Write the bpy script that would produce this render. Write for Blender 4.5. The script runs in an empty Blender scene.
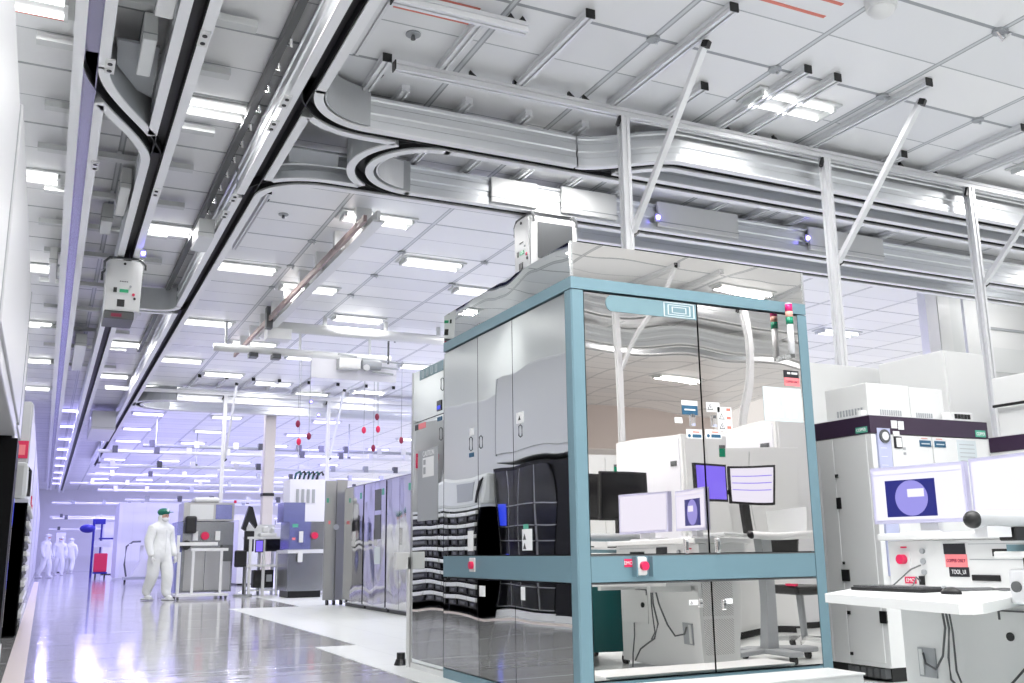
import bpy, bmesh, math, random
from mathutils import Vector, Matrix
random.seed(7)
C = bpy.context.scene.collection
PI = math.pi
H = 0.9

# ------------------------------------------------------------------ materials
def mat(name, col, rough=0.5, metal=0.0, emit=None, estr=0.0, alpha=None, trans=0.0, spec=0.5, bump=None):
    m = bpy.data.materials.new(name); m.use_nodes = True
    nt = m.node_tree; b = nt.nodes['Principled BSDF']
    b.inputs['Base Color'].default_value = (*col, 1)
    b.inputs['Roughness'].default_value = rough
    b.inputs['Metallic'].default_value = metal
    b.inputs['Specular IOR Level'].default_value = spec
    if emit is not None:
        b.inputs['Emission Color'].default_value = (*emit, 1)
        b.inputs['Emission Strength'].default_value = estr
    if trans: b.inputs['Transmission Weight'].default_value = trans
    if alpha is not None: b.inputs['Alpha'].default_value = alpha
    if bump:
        scale, strength, dist = bump
        tc = nt.nodes.new('ShaderNodeTexCoord'); n = nt.nodes.new('ShaderNodeTexNoise')
        n.inputs['Scale'].default_value = scale; n.inputs['Detail'].default_value = 0.6
        bp = nt.nodes.new('ShaderNodeBump'); bp.inputs['Strength'].default_value = strength
        bp.inputs['Distance'].default_value = dist
        nt.links.new(tc.outputs['Object'], n.inputs['Vector'])
        nt.links.new(n.outputs['Fac'], bp.inputs['Height'])
        nt.links.new(bp.outputs['Normal'], b.inputs['Normal'])
    return m

def nd(nt, t, **kw):
    n = nt.nodes.new(t)
    for k, v in kw.items(): setattr(n, k, v)
    return n
def mth(nt, op, a, b=None, c=None):
    n = nt.nodes.new('ShaderNodeMath'); n.operation = op
    for i, v in enumerate((a, b, c)):
        if v is None: continue
        if isinstance(v, (int, float)): n.inputs[i].default_value = v
        else: nt.links.new(v, n.inputs[i])
    return n.outputs[0]
def stripe(nt, coord, phase, period, half):
    """1 where coord lies within half of phase + k*period"""
    v = mth(nt, 'SUBTRACT', coord, phase - period / 2)
    v = mth(nt, 'FLOORED_MODULO', v, period)
    v = mth(nt, 'SUBTRACT', v, period / 2)
    v = mth(nt, 'ABSOLUTE', v)
    return mth(nt, 'LESS_THAN', v, half)
def mixc(nt, fac, a, b):
    n = nt.nodes.new('ShaderNodeMix'); n.data_type = 'RGBA'
    nt.links.new(fac, n.inputs[0])
    for i, v in ((6, a), (7, b)):
        if isinstance(v, tuple): n.inputs[i].default_value = (*v, 1)
        else: nt.links.new(v, n.inputs[i])
    return n.outputs[2]

GX, GY, GP = 4.094, 5.90, 1.2333
def ceiling_mat():
    m = mat('ceiling_panels', (.8, .81, .83), .3); nt = m.node_tree; b = nt.nodes['Principled BSDF']
    tc = nd(nt, 'ShaderNodeTexCoord'); s = nd(nt, 'ShaderNodeSeparateXYZ'); nt.links.new(tc.outputs['Object'], s.inputs[0])
    x, y = s.outputs[0], s.outputs[1]
    wn = nd(nt, 'ShaderNodeTexWhiteNoise'); wn.noise_dimensions = '2D'
    cx = mth(nt, 'FLOOR', mth(nt, 'DIVIDE', mth(nt, 'SUBTRACT', x, GX), GP))
    cy = mth(nt, 'FLOOR', mth(nt, 'DIVIDE', mth(nt, 'SUBTRACT', y, GY), GP / 2))
    cb = nd(nt, 'ShaderNodeCombineXYZ'); nt.links.new(cx, cb.inputs[0]); nt.links.new(cy, cb.inputs[1])
    nt.links.new(cb.outputs[0], wn.inputs['Vector'])
    base = mixc(nt, wn.outputs['Value'], (.82, .835, .855), (.92, .925, .93))
    half = stripe(nt, y, GY, GP / 2, .007)
    c = mixc(nt, half, base, (.42, .44, .46))
    gy = stripe(nt, y, GY, GP, .018)
    c = mixc(nt, gy, c, (.33, .35, .37))
    gx = stripe(nt, x, GX, GP, .030)
    c = mixc(nt, gx, c, (.36, .38, .40))
    gxi = stripe(nt, x, GX, GP, .014)
    c = mixc(nt, gxi, c, (.62, .64, .66))
    nt.links.new(c, b.inputs['Base Color'])
    return m
def floor_mat():
    m = mat('dark_tile_floor', (.1, .1, .105), .07, spec=.75); nt = m.node_tree; b = nt.nodes['Principled BSDF']
    tc = nd(nt, 'ShaderNodeTexCoord'); s = nd(nt, 'ShaderNodeSeparateXYZ'); nt.links.new(tc.outputs['Object'], s.inputs[0])
    x, y = s.outputs[0], s.outputs[1]
    n = nd(nt, 'ShaderNodeTexNoise'); n.inputs['Scale'].default_value = 1.3; n.inputs['Detail'].default_value = 3
    nt.links.new(tc.outputs['Object'], n.inputs['Vector'])
    base = mixc(nt, n.outputs['Fac'], (.36, .36, .365), (.44, .44, .44))
    l = stripe(nt, y, 8.2, 1.61, .016)
    lm = l
    c = mixc(nt, lm, base, (.75, .77, .78))
    nt.links.new(c, b.inputs['Base Color'])
    r = mth(nt, 'ADD', mth(nt, 'MULTIPLY', n.outputs['Fac'], .08), .06)
    nt.links.new(r, b.inputs['Roughness'])
    mp = nd(nt, 'ShaderNodeMapping'); mp.inputs['Scale'].default_value = (.5, 3.0, 1)
    n2 = nd(nt, 'ShaderNodeTexNoise'); n2.inputs['Scale'].default_value = 1.0; n2.inputs['Detail'].default_value = 2
    nt.links.new(tc.outputs['Object'], mp.inputs[0]); nt.links.new(mp.outputs[0], n2.inputs['Vector'])
    bp = nd(nt, 'ShaderNodeBump'); bp.inputs['Strength'].default_value = .3; bp.inputs['Distance'].default_value = .012
    nt.links.new(n2.outputs['Fac'], bp.inputs['Height']); nt.links.new(bp.outputs['Normal'], b.inputs['Normal'])
    return m
def white_floor_mat():
    m = mat('white_tile_floor', (.8, .82, .82), .3); nt = m.node_tree; b = nt.nodes['Principled BSDF']
    tc = nd(nt, 'ShaderNodeTexCoord'); s = nd(nt, 'ShaderNodeSeparateXYZ'); nt.links.new(tc.outputs['Object'], s.inputs[0])
    l = mth(nt, 'MAXIMUM', stripe(nt, s.outputs[0], 2.89, .6, .004), stripe(nt, s.outputs[1], 9.75, .6, .004))
    c = mixc(nt, l, (.80, .83, .82), (.62, .65, .65))
    nt.links.new(c, b.inputs['Base Color'])
    return m
def mirror_mat(name, col, scale, strength, dist, rough=.03):
    m = mat(name, col, rough, 1.0); nt = m.node_tree; b = nt.nodes['Principled BSDF']
    tc = nd(nt, 'ShaderNodeTexCoord'); mp = nd(nt, 'ShaderNodeMapping')
    mp.inputs['Scale'].default_value = (scale, scale, scale * .75)
    n = nd(nt, 'ShaderNodeTexNoise'); n.inputs['Scale'].default_value = 1; n.inputs['Detail'].default_value = 0.3
    bp = nd(nt, 'ShaderNodeBump'); bp.inputs['Strength'].default_value = strength; bp.inputs['Distance'].default_value = dist
    nt.links.new(tc.outputs['Object'], mp.inputs[0]); nt.links.new(mp.outputs[0], n.inputs['Vector'])
    nt.links.new(n.outputs['Fac'], bp.inputs['Height']); nt.links.new(bp.outputs['Normal'], b.inputs['Normal'])
    return m
def grille_mat():
    m = mat('perforated_white', (.78, .78, .78), .45); nt = m.node_tree; b = nt.nodes['Principled BSDF']
    tc = nd(nt, 'ShaderNodeTexCoord'); s = nd(nt, 'ShaderNodeSeparateXYZ'); nt.links.new(tc.outputs['Object'], s.inputs[0])
    d = mth(nt, 'ADD', s.outputs[0], mth(nt, 'MULTIPLY', s.outputs[2], 1.4))
    l = stripe(nt, d, 0, .022, .0065)
    c = mixc(nt, l, (.86, .86, .86), (.5, .5, .5))
    nt.links.new(c, b.inputs['Base Color'])
    return m

M = dict(
    white=mat('white_paint', (.76, .77, .77), .35),
    white2=mat('pale_grey_paint', (.70, .72, .72), .4),
    wallgrey=mat('wall_panel_grey', (.60, .61, .63), .4),
    grey=mat('mid_grey_paint', (.38, .40, .42), .45),
    curve=mat('grey_guide_plate', (.46, .48, .50), .45),
    dgrey=mat('dark_grey', (.10, .105, .11), .45),
    slot=mat('black_running_channel', (.018, .018, .02), .5),
    glossslot=mat('glossy_dark_channel', (.42, .42, .55), .22, 1.0),
    alu=mat('brushed_aluminium', (.80, .82, .84), .33, .85),
    alup=mat('pale_anodised_aluminium', (.80, .81, .83), .38, .35),
    flange=mat('white_running_flange', (.88, .89, .91), .4),
    black=mat('black_plastic', (.008, .008, .009), .4),
    jet=mat('matt_black_panel', (.004, .004, .005), .55, spec=.12),
    gblack=mat('glossy_black_panel', (.006, .006, .007), .12),
    teal=mat('blue_green_paint', (.148, .255, .305), .38),
    tealplate=mat('pale_teal_plate', (.17, .28, .32), .3),
    dteal=mat('dark_teal_paint', (.012, .10, .105), .3),
    mirror=mirror_mat('polished_steel_front', (.86, .83, .81), 1.7, .5, .012, .012),
    mirrorl=mirror_mat('polished_steel_side', (.76, .785, .775), 1.6, .5, .014, .012),
    mirrorg=mirror_mat('polished_steel_row', (.60, .60, .59), 2.2, .6, .02, .06),
    steel=mat('brushed_steel', (.50, .50, .50), .28, 1.0),
    dsteel=mat('dark_brushed_steel', (.34, .35, .36), .25, 1.0),
    chrome=mat('chrome', (.85, .85, .85), .12, 1.0),
    purple=mat('dark_purple_band', (.040, .022, .050), .35),
    red=mat('signal_red', (.75, .02, .10), .4),
    magenta=mat('magenta_lens', (.72, .01, .17), .25),
    amber=mat('salmon_lens', (.85, .42, .33), .3),
    green=mat('green_lens', (.0, .25, .13), .25),
    greenl=mat('green_label', (.10, .42, .30), .4),
    pinkl=mat('pink_label', (.93, .25, .27), .45),
    paper=mat('white_paper', (.86, .87, .88), .6),
    bpaper=mat('pale_blue_paper', (.60, .66, .69), .6),
    blab=mat('navy_label', (.02, .10, .19), .45),
    blackl=mat('black_label', (.015, .015, .02), .45),
    rstripe=mat('red_stripe_paint', (.72, .20, .15), .5),
    beige=mat('beige_column_paint', (.62, .58, .56), .5),
    beigefl=mat('beige_floor_strip', (.75, .66, .62), .45),
    brown=mat('brown_conductor_bar', (.36, .27, .26), .5),
    suit=mat('white_coverall_cloth', (.80, .82, .81), .75, bump=(14, .5, .02)),
    skin=mat('skin', (.62, .36, .28), .5),
    cap=mat('green_bump_cap', (.0, .17, .11), .4),
    redcart=mat('red_plastic', (.80, .03, .10), .45),
    burg=mat('burgundy_plastic', (.25, .01, .05), .45),
    bluev=mat('deep_blue_plastic', (.02, .02, .30), .35),
    tube=mat('lit_fluorescent_tube', (1, 1, 1), .4, emit=(1, .985, .97), estr=1.0),
    vtube=mat('lit_violet_tube', (1, 1, 1), .4, emit=(.42, .38, 1.0), estr=2),
    scr_white=mat('lit_white_screen', (.02, .02, .02), .3, emit=(.87, .85, 1.0), estr=.57),
    scr_bezel=mat('lavender_grey_bezel', (.50, .49, .66), .4),
    scr_navy=mat('lit_navy_window', (.01, .01, .02), .3, emit=(.0, .004, .20), estr=.5),
    scr_lilac=mat('lit_lilac_disc', (.02, .02, .02), .3, emit=(.36, .33, .92), estr=.45),
    scr_purple=mat('lit_violet_screen', (.02, .02, .02), .3, emit=(.23, .15, 1.0), estr=.55),
    led_v=mat('lit_violet_led', (.1, .1, .2), .3, emit=(.18, .14, 1.0), estr=8),
    led_g=mat('lit_green_display', (.02, .1, .05), .3, emit=(.0, .30, .13), estr=.4),
    led_r=mat('red_button', (.7, .02, .1), .4),
    scr_blue=mat('lit_blue_display', (.01, .02, .05), .3, emit=(.02, .05, .9), estr=.5),
    glass=mat('dark_glass', (.006, .006, .008), .10, spec=.25),
    bluelit=mat('blue_lit_steel_tone', (.30, .32, .62), .25, .9),  # steel with the blue light on it put into the base colour
    clear=mat('clear_plastic', (.9, .93, .93), .1, trans=.85),
    lavtone=mat('lavender_white_tone', (.80, .80, .86), .5),
    haze=mat('pale_haze_tone', (.78, .78, .82), .5),  # distance haze put into the colour of the far tools
    purplestrip=mat('lilac_strip', (.50, .53, .74), .4),
    ceil=ceiling_mat(), floor=floor_mat(), wfloor=white_floor_mat(), grille=grille_mat(),
)

# ------------------------------------------------------------------ mesh builder
class MB:
    def __init__(s): s.bm = bmesh.new()
    def box(s, x0, x1, y0, y1, z0, z1, bev=0.0):
        x0, x1 = min(x0, x1), max(x0, x1); y0, y1 = min(y0, y1), max(y0, y1); z0, z1 = min(z0, z1), max(z0, z1)
        r = bmesh.ops.create_cube(s.bm, size=1.0)
        vs = r['verts']
        for v in vs:
            v.co = Vector((x0 + (v.co.x + .5) * (x1 - x0), y0 + (v.co.y + .5) * (y1 - y0), z0 + (v.co.z + .5) * (z1 - z0)))
        if bev > 0:
            es = list({e for v in vs for e in v.link_edges})
            bmesh.ops.bevel(s.bm, geom=es, offset=bev, segments=2, affect='EDGES', profile=.5)
        return s
    def prism(s, pts, axis, a, b):
        """extrude a 2-D outline along an axis; axis z: pts=(x,y); y: (x,z); x: (y,z)"""
        def P(p, t):
            if axis == 'z': return Vector((p[0], p[1], t))
            if axis == 'y': return Vector((p[0], t, p[1]))
            return Vector((t, p[0], p[1]))
        va = [s.bm.verts.new(P(p, a)) for p in pts]; vb = [s.bm.verts.new(P(p, b)) for p in pts]
        n = len(pts)
        s.bm.faces.new(va); s.bm.faces.new(vb[::-1])
        for i in range(n): s.bm.faces.new((va[i], vb[i], vb[(i + 1) % n], va[(i + 1) % n]))
        return s
    def cyl(s, p0, p1, r, r2=None, n=14):
        p0, p1 = Vector(p0), Vector(p1); d = p1 - p0; L = d.length
        r2 = r if r2 is None else r2
        q = d.to_track_quat('Z', 'Y').to_matrix().to_4x4(); q.translation = (p0 + p1) / 2
        bmesh.ops.create_cone(s.bm, cap_ends=True, segments=n, radius1=r, radius2=r2, depth=L, matrix=q)
        return s
    def bar(s, p0, p1, w, h=None):
        """square profile along a segment"""
        h = w if h is None else h
        p0, p1 = Vector(p0), Vector(p1); d = p1 - p0
        q = d.to_track_quat('Z', 'Y').to_matrix().to_4x4(); q.translation = (p0 + p1) / 2
        r = bmesh.ops.create_cube(s.bm, size=1.0)
        for v in r['verts']: v.co = q @ Vector((v.co.x * w, v.co.y * h, v.co.z * d.length))
        return s
    def ball(s, c, r, sc=(1, 1, 1), n=14):
        m = Matrix.Translation(Vector(c)) @ Matrix.Diagonal((*sc, 1))
        bmesh.ops.create_uvsphere(s.bm, u_segments=n, v_segments=max(6, n // 2 + 1), radius=r, matrix=m)
        return s
    def tube(s, pts, r, n=8):
        pts = [Vector(p) for p in pts]
        rings = []
        up = Vector((0, 0, 1))
        for i, p in enumerate(pts):
            d = (pts[min(i + 1, len(pts) - 1)] - pts[max(i - 1, 0)]).normalized()
            a = d.cross(up)
            if a.length < 1e-3: a = d.cross(Vector((0, 1, 0)))
            a.normalize(); b = d.cross(a)
            rings.append([s.bm.verts.new(p + a * r * math.cos(2 * PI * k / n) + b * r * math.sin(2 * PI * k / n)) for k in range(n)])
        for i in range(len(rings) - 1):
            for k in range(n):
                s.bm.faces.new((rings[i][k], rings[i][(k + 1) % n], rings[i + 1][(k + 1) % n], rings[i + 1][k]))
        s.bm.faces.new(rings[0]); s.bm.faces.new(rings[-1])
        return s
    def sweep(s, path, prof):
        """sweep closed profile (u,z) along a horizontal path of (x,y)"""
        P = [Vector((p[0], p[1], 0)) for p in path]
        rings = []
        for i in range(len(P)):
            if i == 0: t = (P[1] - P[0]).normalized(); k = 1
            elif i == len(P) - 1: t = (P[-1] - P[-2]).normalized(); k = 1
            else:
                a, b = (P[i] - P[i - 1]).normalized(), (P[i + 1] - P[i]).normalized()
                t = (a + b).normalized(); k = 1 / max(.5, t.dot(a))
            nrm = Vector((-t.y, t.x, 0)) * k
            rings.append([s.bm.verts.new(P[i] + nrm * u + Vector((0, 0, z))) for u, z in prof])
        n = len(prof)
        for i in range(len(rings) - 1):
            for k in range(n):
                s.bm.faces.new((rings[i][k], rings[i][(k + 1) % n], rings[i + 1][(k + 1) % n], rings[i + 1][k]))
        s.bm.faces.new(rings[0]); s.bm.faces.new(rings[-1][::-1])
        return s
    def done(s, name, m, parent=None, smooth=False):
        bmesh.ops.recalc_face_normals(s.bm, faces=s.bm.faces[:])
        me = bpy.data.meshes.new(name)
        if parent is not None:
            off = total_loc(parent)
            bmesh.ops.translate(s.bm, verts=s.bm.verts[:], vec=-off)
        s.bm.to_mesh(me); s.bm.free()
        me.materials.append(M[m] if isinstance(m, str) else m)
        if smooth:
            for p in me.polygons: p.use_smooth = True
        o = bpy.data.objects.new(name, me); C.objects.link(o)
        if parent is not None: o.parent = parent
        return o
def total_loc(o):
    v = Vector((0, 0, 0))
    while o is not None: v += o.location; o = o.parent
    return v
def tag(o, label, cat, group=None):
    o['label'] = label; o['category'] = cat
    if group: o['group'] = group
    return o
def thing(name, label, cat, loc, group=None):
    o = bpy.data.objects.new(name, None); C.objects.link(o); o.location = loc
    return tag(o, label, cat, group)
def struct(o): o['kind'] = 'structure'; return o
def B(name, m, parent, *a, bev=0.0): return MB().box(*a, bev=bev).done(name, m, parent)
def dup(root, loc, rz=None, label=None, group=None):
    def cp(o, par):
        c = o.copy(); C.objects.link(c); c.parent = par
        for ch in o.children: cp(ch, c)
        return c
    r = cp(root, None); r.location = loc
    if rz is not None: r.rotation_euler = (0, 0, rz)
    if label: r['label'] = label
    if group: r['group'] = group
    return r
def lettering(txt, loc, size, m, parent, face='front', w=None):
    cu = bpy.data.curves.new('lettering', 'FONT'); cu.body = txt; cu.size = size; cu.align_x = 'CENTER'; cu.align_y = 'CENTER'
    cu.extrude = .0008
    o = bpy.data.objects.new('lettering', cu); C.objects.link(o)
    dg = bpy.context.evaluated_depsgraph_get()
    me = bpy.data.meshes.new_from_object(o.evaluated_get(dg))
    bpy.data.objects.remove(o)
    rot = {'front': Matrix.Rotation(PI / 2, 4, 'X'),
           'left': Matrix.Rotation(-PI / 2, 4, 'Z') @ Matrix.Rotation(PI / 2, 4, 'X'),
           'right': Matrix.Rotation(PI / 2, 4, 'Z') @ Matrix.Rotation(PI / 2, 4, 'X'),
           'back': Matrix.Rotation(PI, 4, 'Z') @ Matrix.Rotation(PI / 2, 4, 'X')}[face]
    if w:
        xs = [v.co.x for v in me.vertices]; k = w / max(1e-6, max(xs) - min(xs))
        me.transform(Matrix.Diagonal((k, 1, 1, 1)))
    me.transform(Matrix.Translation(Vector(loc) - total_loc(parent)) @ rot)
    me.materials.clear(); me.materials.append(M[m])
    t = bpy.data.objects.new('lettering', me); C.objects.link(t); t.parent = parent
    return t
ORD = ['first', 'second', 'third', 'fourth', 'fifth', 'sixth', 'seventh', 'eighth', 'ninth', 'tenth', 'eleventh', 'twelfth', 'thirteenth', 'fourteenth', 'fifteenth', 'sixteenth', 'seventeenth', 'eighteenth']

# ------------------------------------------------------------------ camera, world
R = [[0.9040396393395437, -0.42727413711744416, -0.012212381150747083],
     [-0.07926909138962493, -0.19565788631469366, 0.9774632487582996],
     [0.4200342148600408, 0.8826974585175884, 0.21075211760145895]]
cam = bpy.data.objects.new('camera', bpy.data.cameras.new('camera')); C.objects.link(cam)
mw = Matrix(((R[0][0], R[1][0], -R[2][0], 0), (R[0][1], R[1][1], -R[2][1], 0), (R[0][2], R[1][2], -R[2][2], H), (0, 0, 0, 1)))
cam.matrix_world = mw
cam.data.sensor_width = 36; cam.data.sensor_fit = 'HORIZONTAL'; cam.data.lens = 970.02 * 36 / 1024
cam.data.clip_start = .05; cam.data.clip_end = 300
bpy.context.scene.camera = cam
sc = bpy.context.scene
w = bpy.data.worlds.new('world'); sc.world = w; w.use_nodes = True
w.node_tree.nodes['Background'].inputs[0].default_value = (.95, .93, .91, 1)
w.node_tree.nodes['Background'].inputs[1].default_value = .55
sc.view_settings.view_transform = 'Standard'; sc.view_settings.look = 'None'
sc.view_settings.exposure = .95; sc.view_settings.gamma = 1.0; sc.view_settings.use_curve_mapping = False
sc.cycles.use_denoising = True
sc.cycles.max_bounces = 8; sc.cycles.glossy_bounces = 5; sc.cycles.diffuse_bounces = 4
sc.cycles.sample_clamp_indirect = 6.0
sc.cycles.caustics_reflective = False; sc.cycles.caustics_refractive = False

# ------------------------------------------------------------------ room shell
CZ = 4.9
struct(B('floor', 'floor', None, -1.6, 18, -14, 66, -.12, 0))
struct(MB().prism([(2.47, -14), (18, -14), (18, 66), (5.6, 66), (5.6, 30), (4.2, 24), (4.1, 17.25), (2.89, 17.25), (2.89, 9.75), (2.47, 9.75)], 'z', -.02, .004).done('floor', 'wfloor'))
struct(B('ceiling', 'ceil', None, -1.6, 18, -14, 66, CZ, CZ + .12))
struct(B('trim_1', 'beigefl', None, -.20, -.05, 8, 40, 0, .006))
struct(B('wall_back', 'lavtone', None, -1.6, 18, 66, 66.15, 0, CZ))  # lavender haze of the far end put into the wall colour
struct(B('wall_rear', 'beigefl', None, -1.6, 18, -14.15, -14, 0, CZ))
# left wall: a run of tall white bays with gaps
wl = struct(B('wall_left', 'white2', None, -1.6, -1.45, -14, 66, 0, CZ))
ys = [(-6, -.4, 3.3), (-.2, 5.54, 3.3), (5.75, 10.29, 3.44, -.30, 2.02), (10.34, 12.66, 3.36, -.34, 2.12), (12.7, 16.0, 3.3, -.76), (16.3, 22.5, 3.2), (23, 30, 3.2), (30.5, 40, 3.2), (41, 62, 3.2)]
ORDW = ['nearest, behind the viewpoint', 'nearest in view', 'above the black end wall', 'above the black stocker', 'behind the striped carrier rack', 'past the carrier rack', 'with a small red notice', 'farther on', 'at the far end']
for i, (a, b, z, *q) in enumerate(ys):
    xf = q[0] if q else -.30; z0 = q[1] if len(q) > 1 else 0
    wm = 'wallgrey'
    t = thing('wall_cabinet', 'tall pale grey wall cabinet on the left, ' + ORDW[i], 'cabinet', (-.9, (a + b) / 2, 0), 'tall cabinets along the left wall')
    B('body', wm, t, -1.44, xf - .02, a, b, z0, z, bev=.012)
    MB().box(xf - .022, xf, a + .03, b - .05, z0 + .12, z - .03, bev=.006).done('front_panel', wm, t)
    B('edge_trim', 'grey', t, xf - .025, xf + .004, b - .05, b - .012, z0 + .1, z - .02)

# ------------------------------------------------------------------ ceiling lights, some unseen ones added to brighten
LAMPW = 13.9
lampd = {}
def light_fixture(x0, x1, y, name_label, violet=False):
    if violet not in lampd:
        L = bpy.data.lights.new('tube_light', 'AREA'); L.shape = 'RECTANGLE'; L.size = .84; L.size_y = .042
        L.energy = LAMPW * .5 * (3.6 if violet else 1); L.color = (.50, .46, 1) if violet else (1, .985, .97); lampd[violet] = L
    cx = (x0 + x1) / 2
    t = thing('ceiling_light', name_label, 'ceiling light', (cx, y, CZ), 'twin tube ceiling lights')
    MB().box(x0 - .06, x1 + .06, y - .17, y + .17, CZ - .022, CZ - .001, bev=.006).done('housing', 'white2', t)
    for dy in (-.10, .10):
        MB().cyl((x0, y + dy, CZ - .045), (x1, y + dy, CZ - .045), .022, n=10).done('tube', 'vtube' if violet else 'tube', t, True)
    for xx in (x0, x1): MB().box(xx - .014, xx + .014, y - .13, y + .13, CZ - .070, CZ - .012).done('lampholder', 'white2', t)
    for dy in (-.10, .10):
        lo = bpy.data.objects.new('tube_light', lampd[violet]); C.objects.link(lo); lo.parent = t; lo.location = (0, dy, -.069)
    return t
COLS = [(-1.0, -.16, [-9, -5, -3, -1.5, 0, 1.2, 7.29, 10.97, 14.7, 18.47, 22.06, 25.8], 'above the far left track'),  # in all rows, entries short of the view are unseen fixtures added for light
        (.60, 1.44, [-11, -8, -6, -3.8, -1.5, 1.2, 2.4, 3.6, 4.9, 6.0, 8.57, 12.27, 15.97, 19.66, 23.4], 'between the two left tracks'),
        (1.86, 2.70, [-11, -8, -6, -3.8, -1.5, 0.5, 1.8, 3.0, 4.0, 4.8, 13.6, 17.25, 20.95, 24.6], 'just right of the long track'),
        (2.95, 3.79, [-11, -9, -7, -5.5, -1.2, 0.6, 1.8, 2.9, 3.9, 4.7, 10.87, 14.34, 18.75, 22.32, 26.0], 'above the hoist rail'),
        (4.22, 5.06, [-6, -1, 1.2, 2.4, 3.4, 8.45, 12.37, 16.0, 19.7, 23.12, 26.8], 'right of the hoist rail'),
        (5.46, 6.30, [-9, -4.8, -2.2, 6.35, 13.5, 17.2, 20.6, 24.4], 'over the polished cabinet'),
        (6.72, 7.56, [-7, 1.2, 12.42, 16.1, 19.8, 23.5], 'beyond the polished cabinet'),
        (9.2, 10.04, [-9, -5, -2, 1.2, 6.5, 12.4, 16.2, 20, 24], 'over the right hand tools'),
        (10.6, 11.44, [13.2, 17, 21, 25], 'glowing violet at the right'),  # violet row added to tint the ceiling beyond the rails
        (12.9, 13.74, [-9, -5, -2, 2, 5, 6.9, 8.6, 9.7, 13.6, 19.9], 'at the far right')]  # several fixtures added here to brighten the right hand wall
for (x0, x1, yl, where) in COLS:
    for k, y in enumerate(yl):
        light_fixture(x0, x1, y, violet='violet' in where, name_label=ORD[k] + ' ceiling light from the near end, row ' + where)
k = 0
for y in (29.5, 33.2, 36.9, 40.6, 44.3, 48, 52, 56, 60):
    for j, (x0, wh) in enumerate(((.0, 'left'), (2.0, 'centre left'), (4.2, 'middle'), (7.2, 'centre right'), (11.2, 'right'))):
        light_fixture(x0, x0 + .84, y, ORD[int(round((y - 29.5) / 3.7))] + ' light of the distant row at the ' + wh, violet=((j + int(y)) % 2 == 0 or j < 2))

# red ceiling stripes (marking strips stuck on the ceiling)
for k, (x0, x1, y, wh) in enumerate([(-.60, -.15, 7.515, 'left of the far left track, lower one'), (-.60, -.15, 7.295, 'left of the far left track, upper one'),
                                     (2.05, 2.66, 6.30, 'above the rail curve, lower one'), (2.05, 2.66, 6.08, 'above the rail curve, upper one'),
                                     (4.5, 5.13, 5.09, 'top right of centre, left one'), (4.5, 5.13, 4.90, 'top right of centre, right one'),
                                     (2.0, 2.65, 13.55, 'beyond the rail curve, near one'), (2.0, 2.65, 13.80, 'beyond the rail curve, far one')]):
    tag(B('marking_strip', 'rstripe', None, x0, x1, y - .016, y + .016, CZ - .004, CZ - .0005), 'thin red marking strip on the ceiling ' + wh, 'marking strip', 'red ceiling strips')

# ------------------------------------------------------------------ overhead rail tracks
TZ = 4.5
def arc(cx, cy, r, a0, a1, n=18):
    return [(cx + r * math.cos(math.radians(a0 + (a1 - a0) * i / n)), cy + r * math.sin(math.radians(a0 + (a1 - a0) * i / n))) for i in range(n + 1)]
def line(p, q, step=.12):
    L = math.dist(p, q); n = max(1, int(L / step))
    return [(p[0] + (q[0] - p[0]) * i / n, p[1] + (q[1] - p[1]) * i / n) for i in range(n + 1)]
def scurve(p, q, axis, n=22):
    out = []
    for i in range(n + 1):
        t = i / n; s = t * t * (3 - 2 * t)
        out.append((p[0] + (q[0] - p[0]) * t, p[1] + (q[1] - p[1]) * s) if axis == 'x' else (p[0] + (q[0] - p[0]) * s, p[1] + (q[1] - p[1]) * t))
    return out
XM, XL, XD = 1.622, .036, .665
paths = {
 'main': line((XM, -12), (XM, 44)),
 'left': line((XL, -12), (XL, 60)),
 'mid': line((XD, 8.9), (XD, 62)),
 'midnear': line((XD, -12), (XD, 8.9)),
 'near': arc(2.27, 7.07, .65, 180, 90) + line((2.27, 7.72), (14, 7.72))[1:],
 'far': arc(2.27, 9.68, .65, 180, 270) + line((2.27, 9.03), (14, 9.03))[1:],
 'loop': arc(3.10, 8.375, .655, 90, 270, 30),
 'merge': scurve((4.35, 7.72), (5.25, 7.235), 'x') + line((5.25, 7.235), (14, 7.235))[1:],
 'outer': line((5.3, 9.66), (14, 9.66)),
 'sleft': scurve((XL, 7.35), (XD, 9.15), 'y'),
 'cross': line((XD, 15.15), (1.22, 15.15)) + arc(1.22, 14.75, .40, 90, 0, 10)[1:],
 'rear': line((2.6, 24.2), (14, 24.2), .4),
 'rearb': arc(2.6, 25.0, .8, 90, 270, 16)[::-1] if False else arc(2.6, 25.0, .8, 90, 270, 16),
 'rearc': line((2.6, 25.8), (14, 25.8), .4),
 'front': line((2.2, -2.8), (14, -2.8), .4),
 'frontb': line((2.2, -4.7), (14, -4.7), .4),
 'frontc': line((2.2, -5.35), (14, -5.35), .4),
}
import bisect
def mindist(pt, skip, half):
    d = 9
    for k, P in paths.items():
        if k == skip: continue
        for q in P:
            dd = (pt[0] - q[0]) ** 2 + (pt[1] - q[1]) ** 2
            if dd < d: d = dd
    return math.sqrt(d)
dense = {}
for k, P in list(paths.items()):      # resample so the clearance test is even
    out = [P[0]]
    for a, b in zip(P[:-1], P[1:]):
        n = max(1, int(math.dist(a, b) / .045))
        out += [(a[0] + (b[0] - a[0]) * i / n, a[1] + (b[1] - a[1]) * i / n) for i in range(1, n + 1)]
    dense[k] = out
grid = {}
for k, P in dense.items():
    for q in P: grid.setdefault((int(q[0] // .3), int(q[1] // .3)), []).append((k, q))
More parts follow.
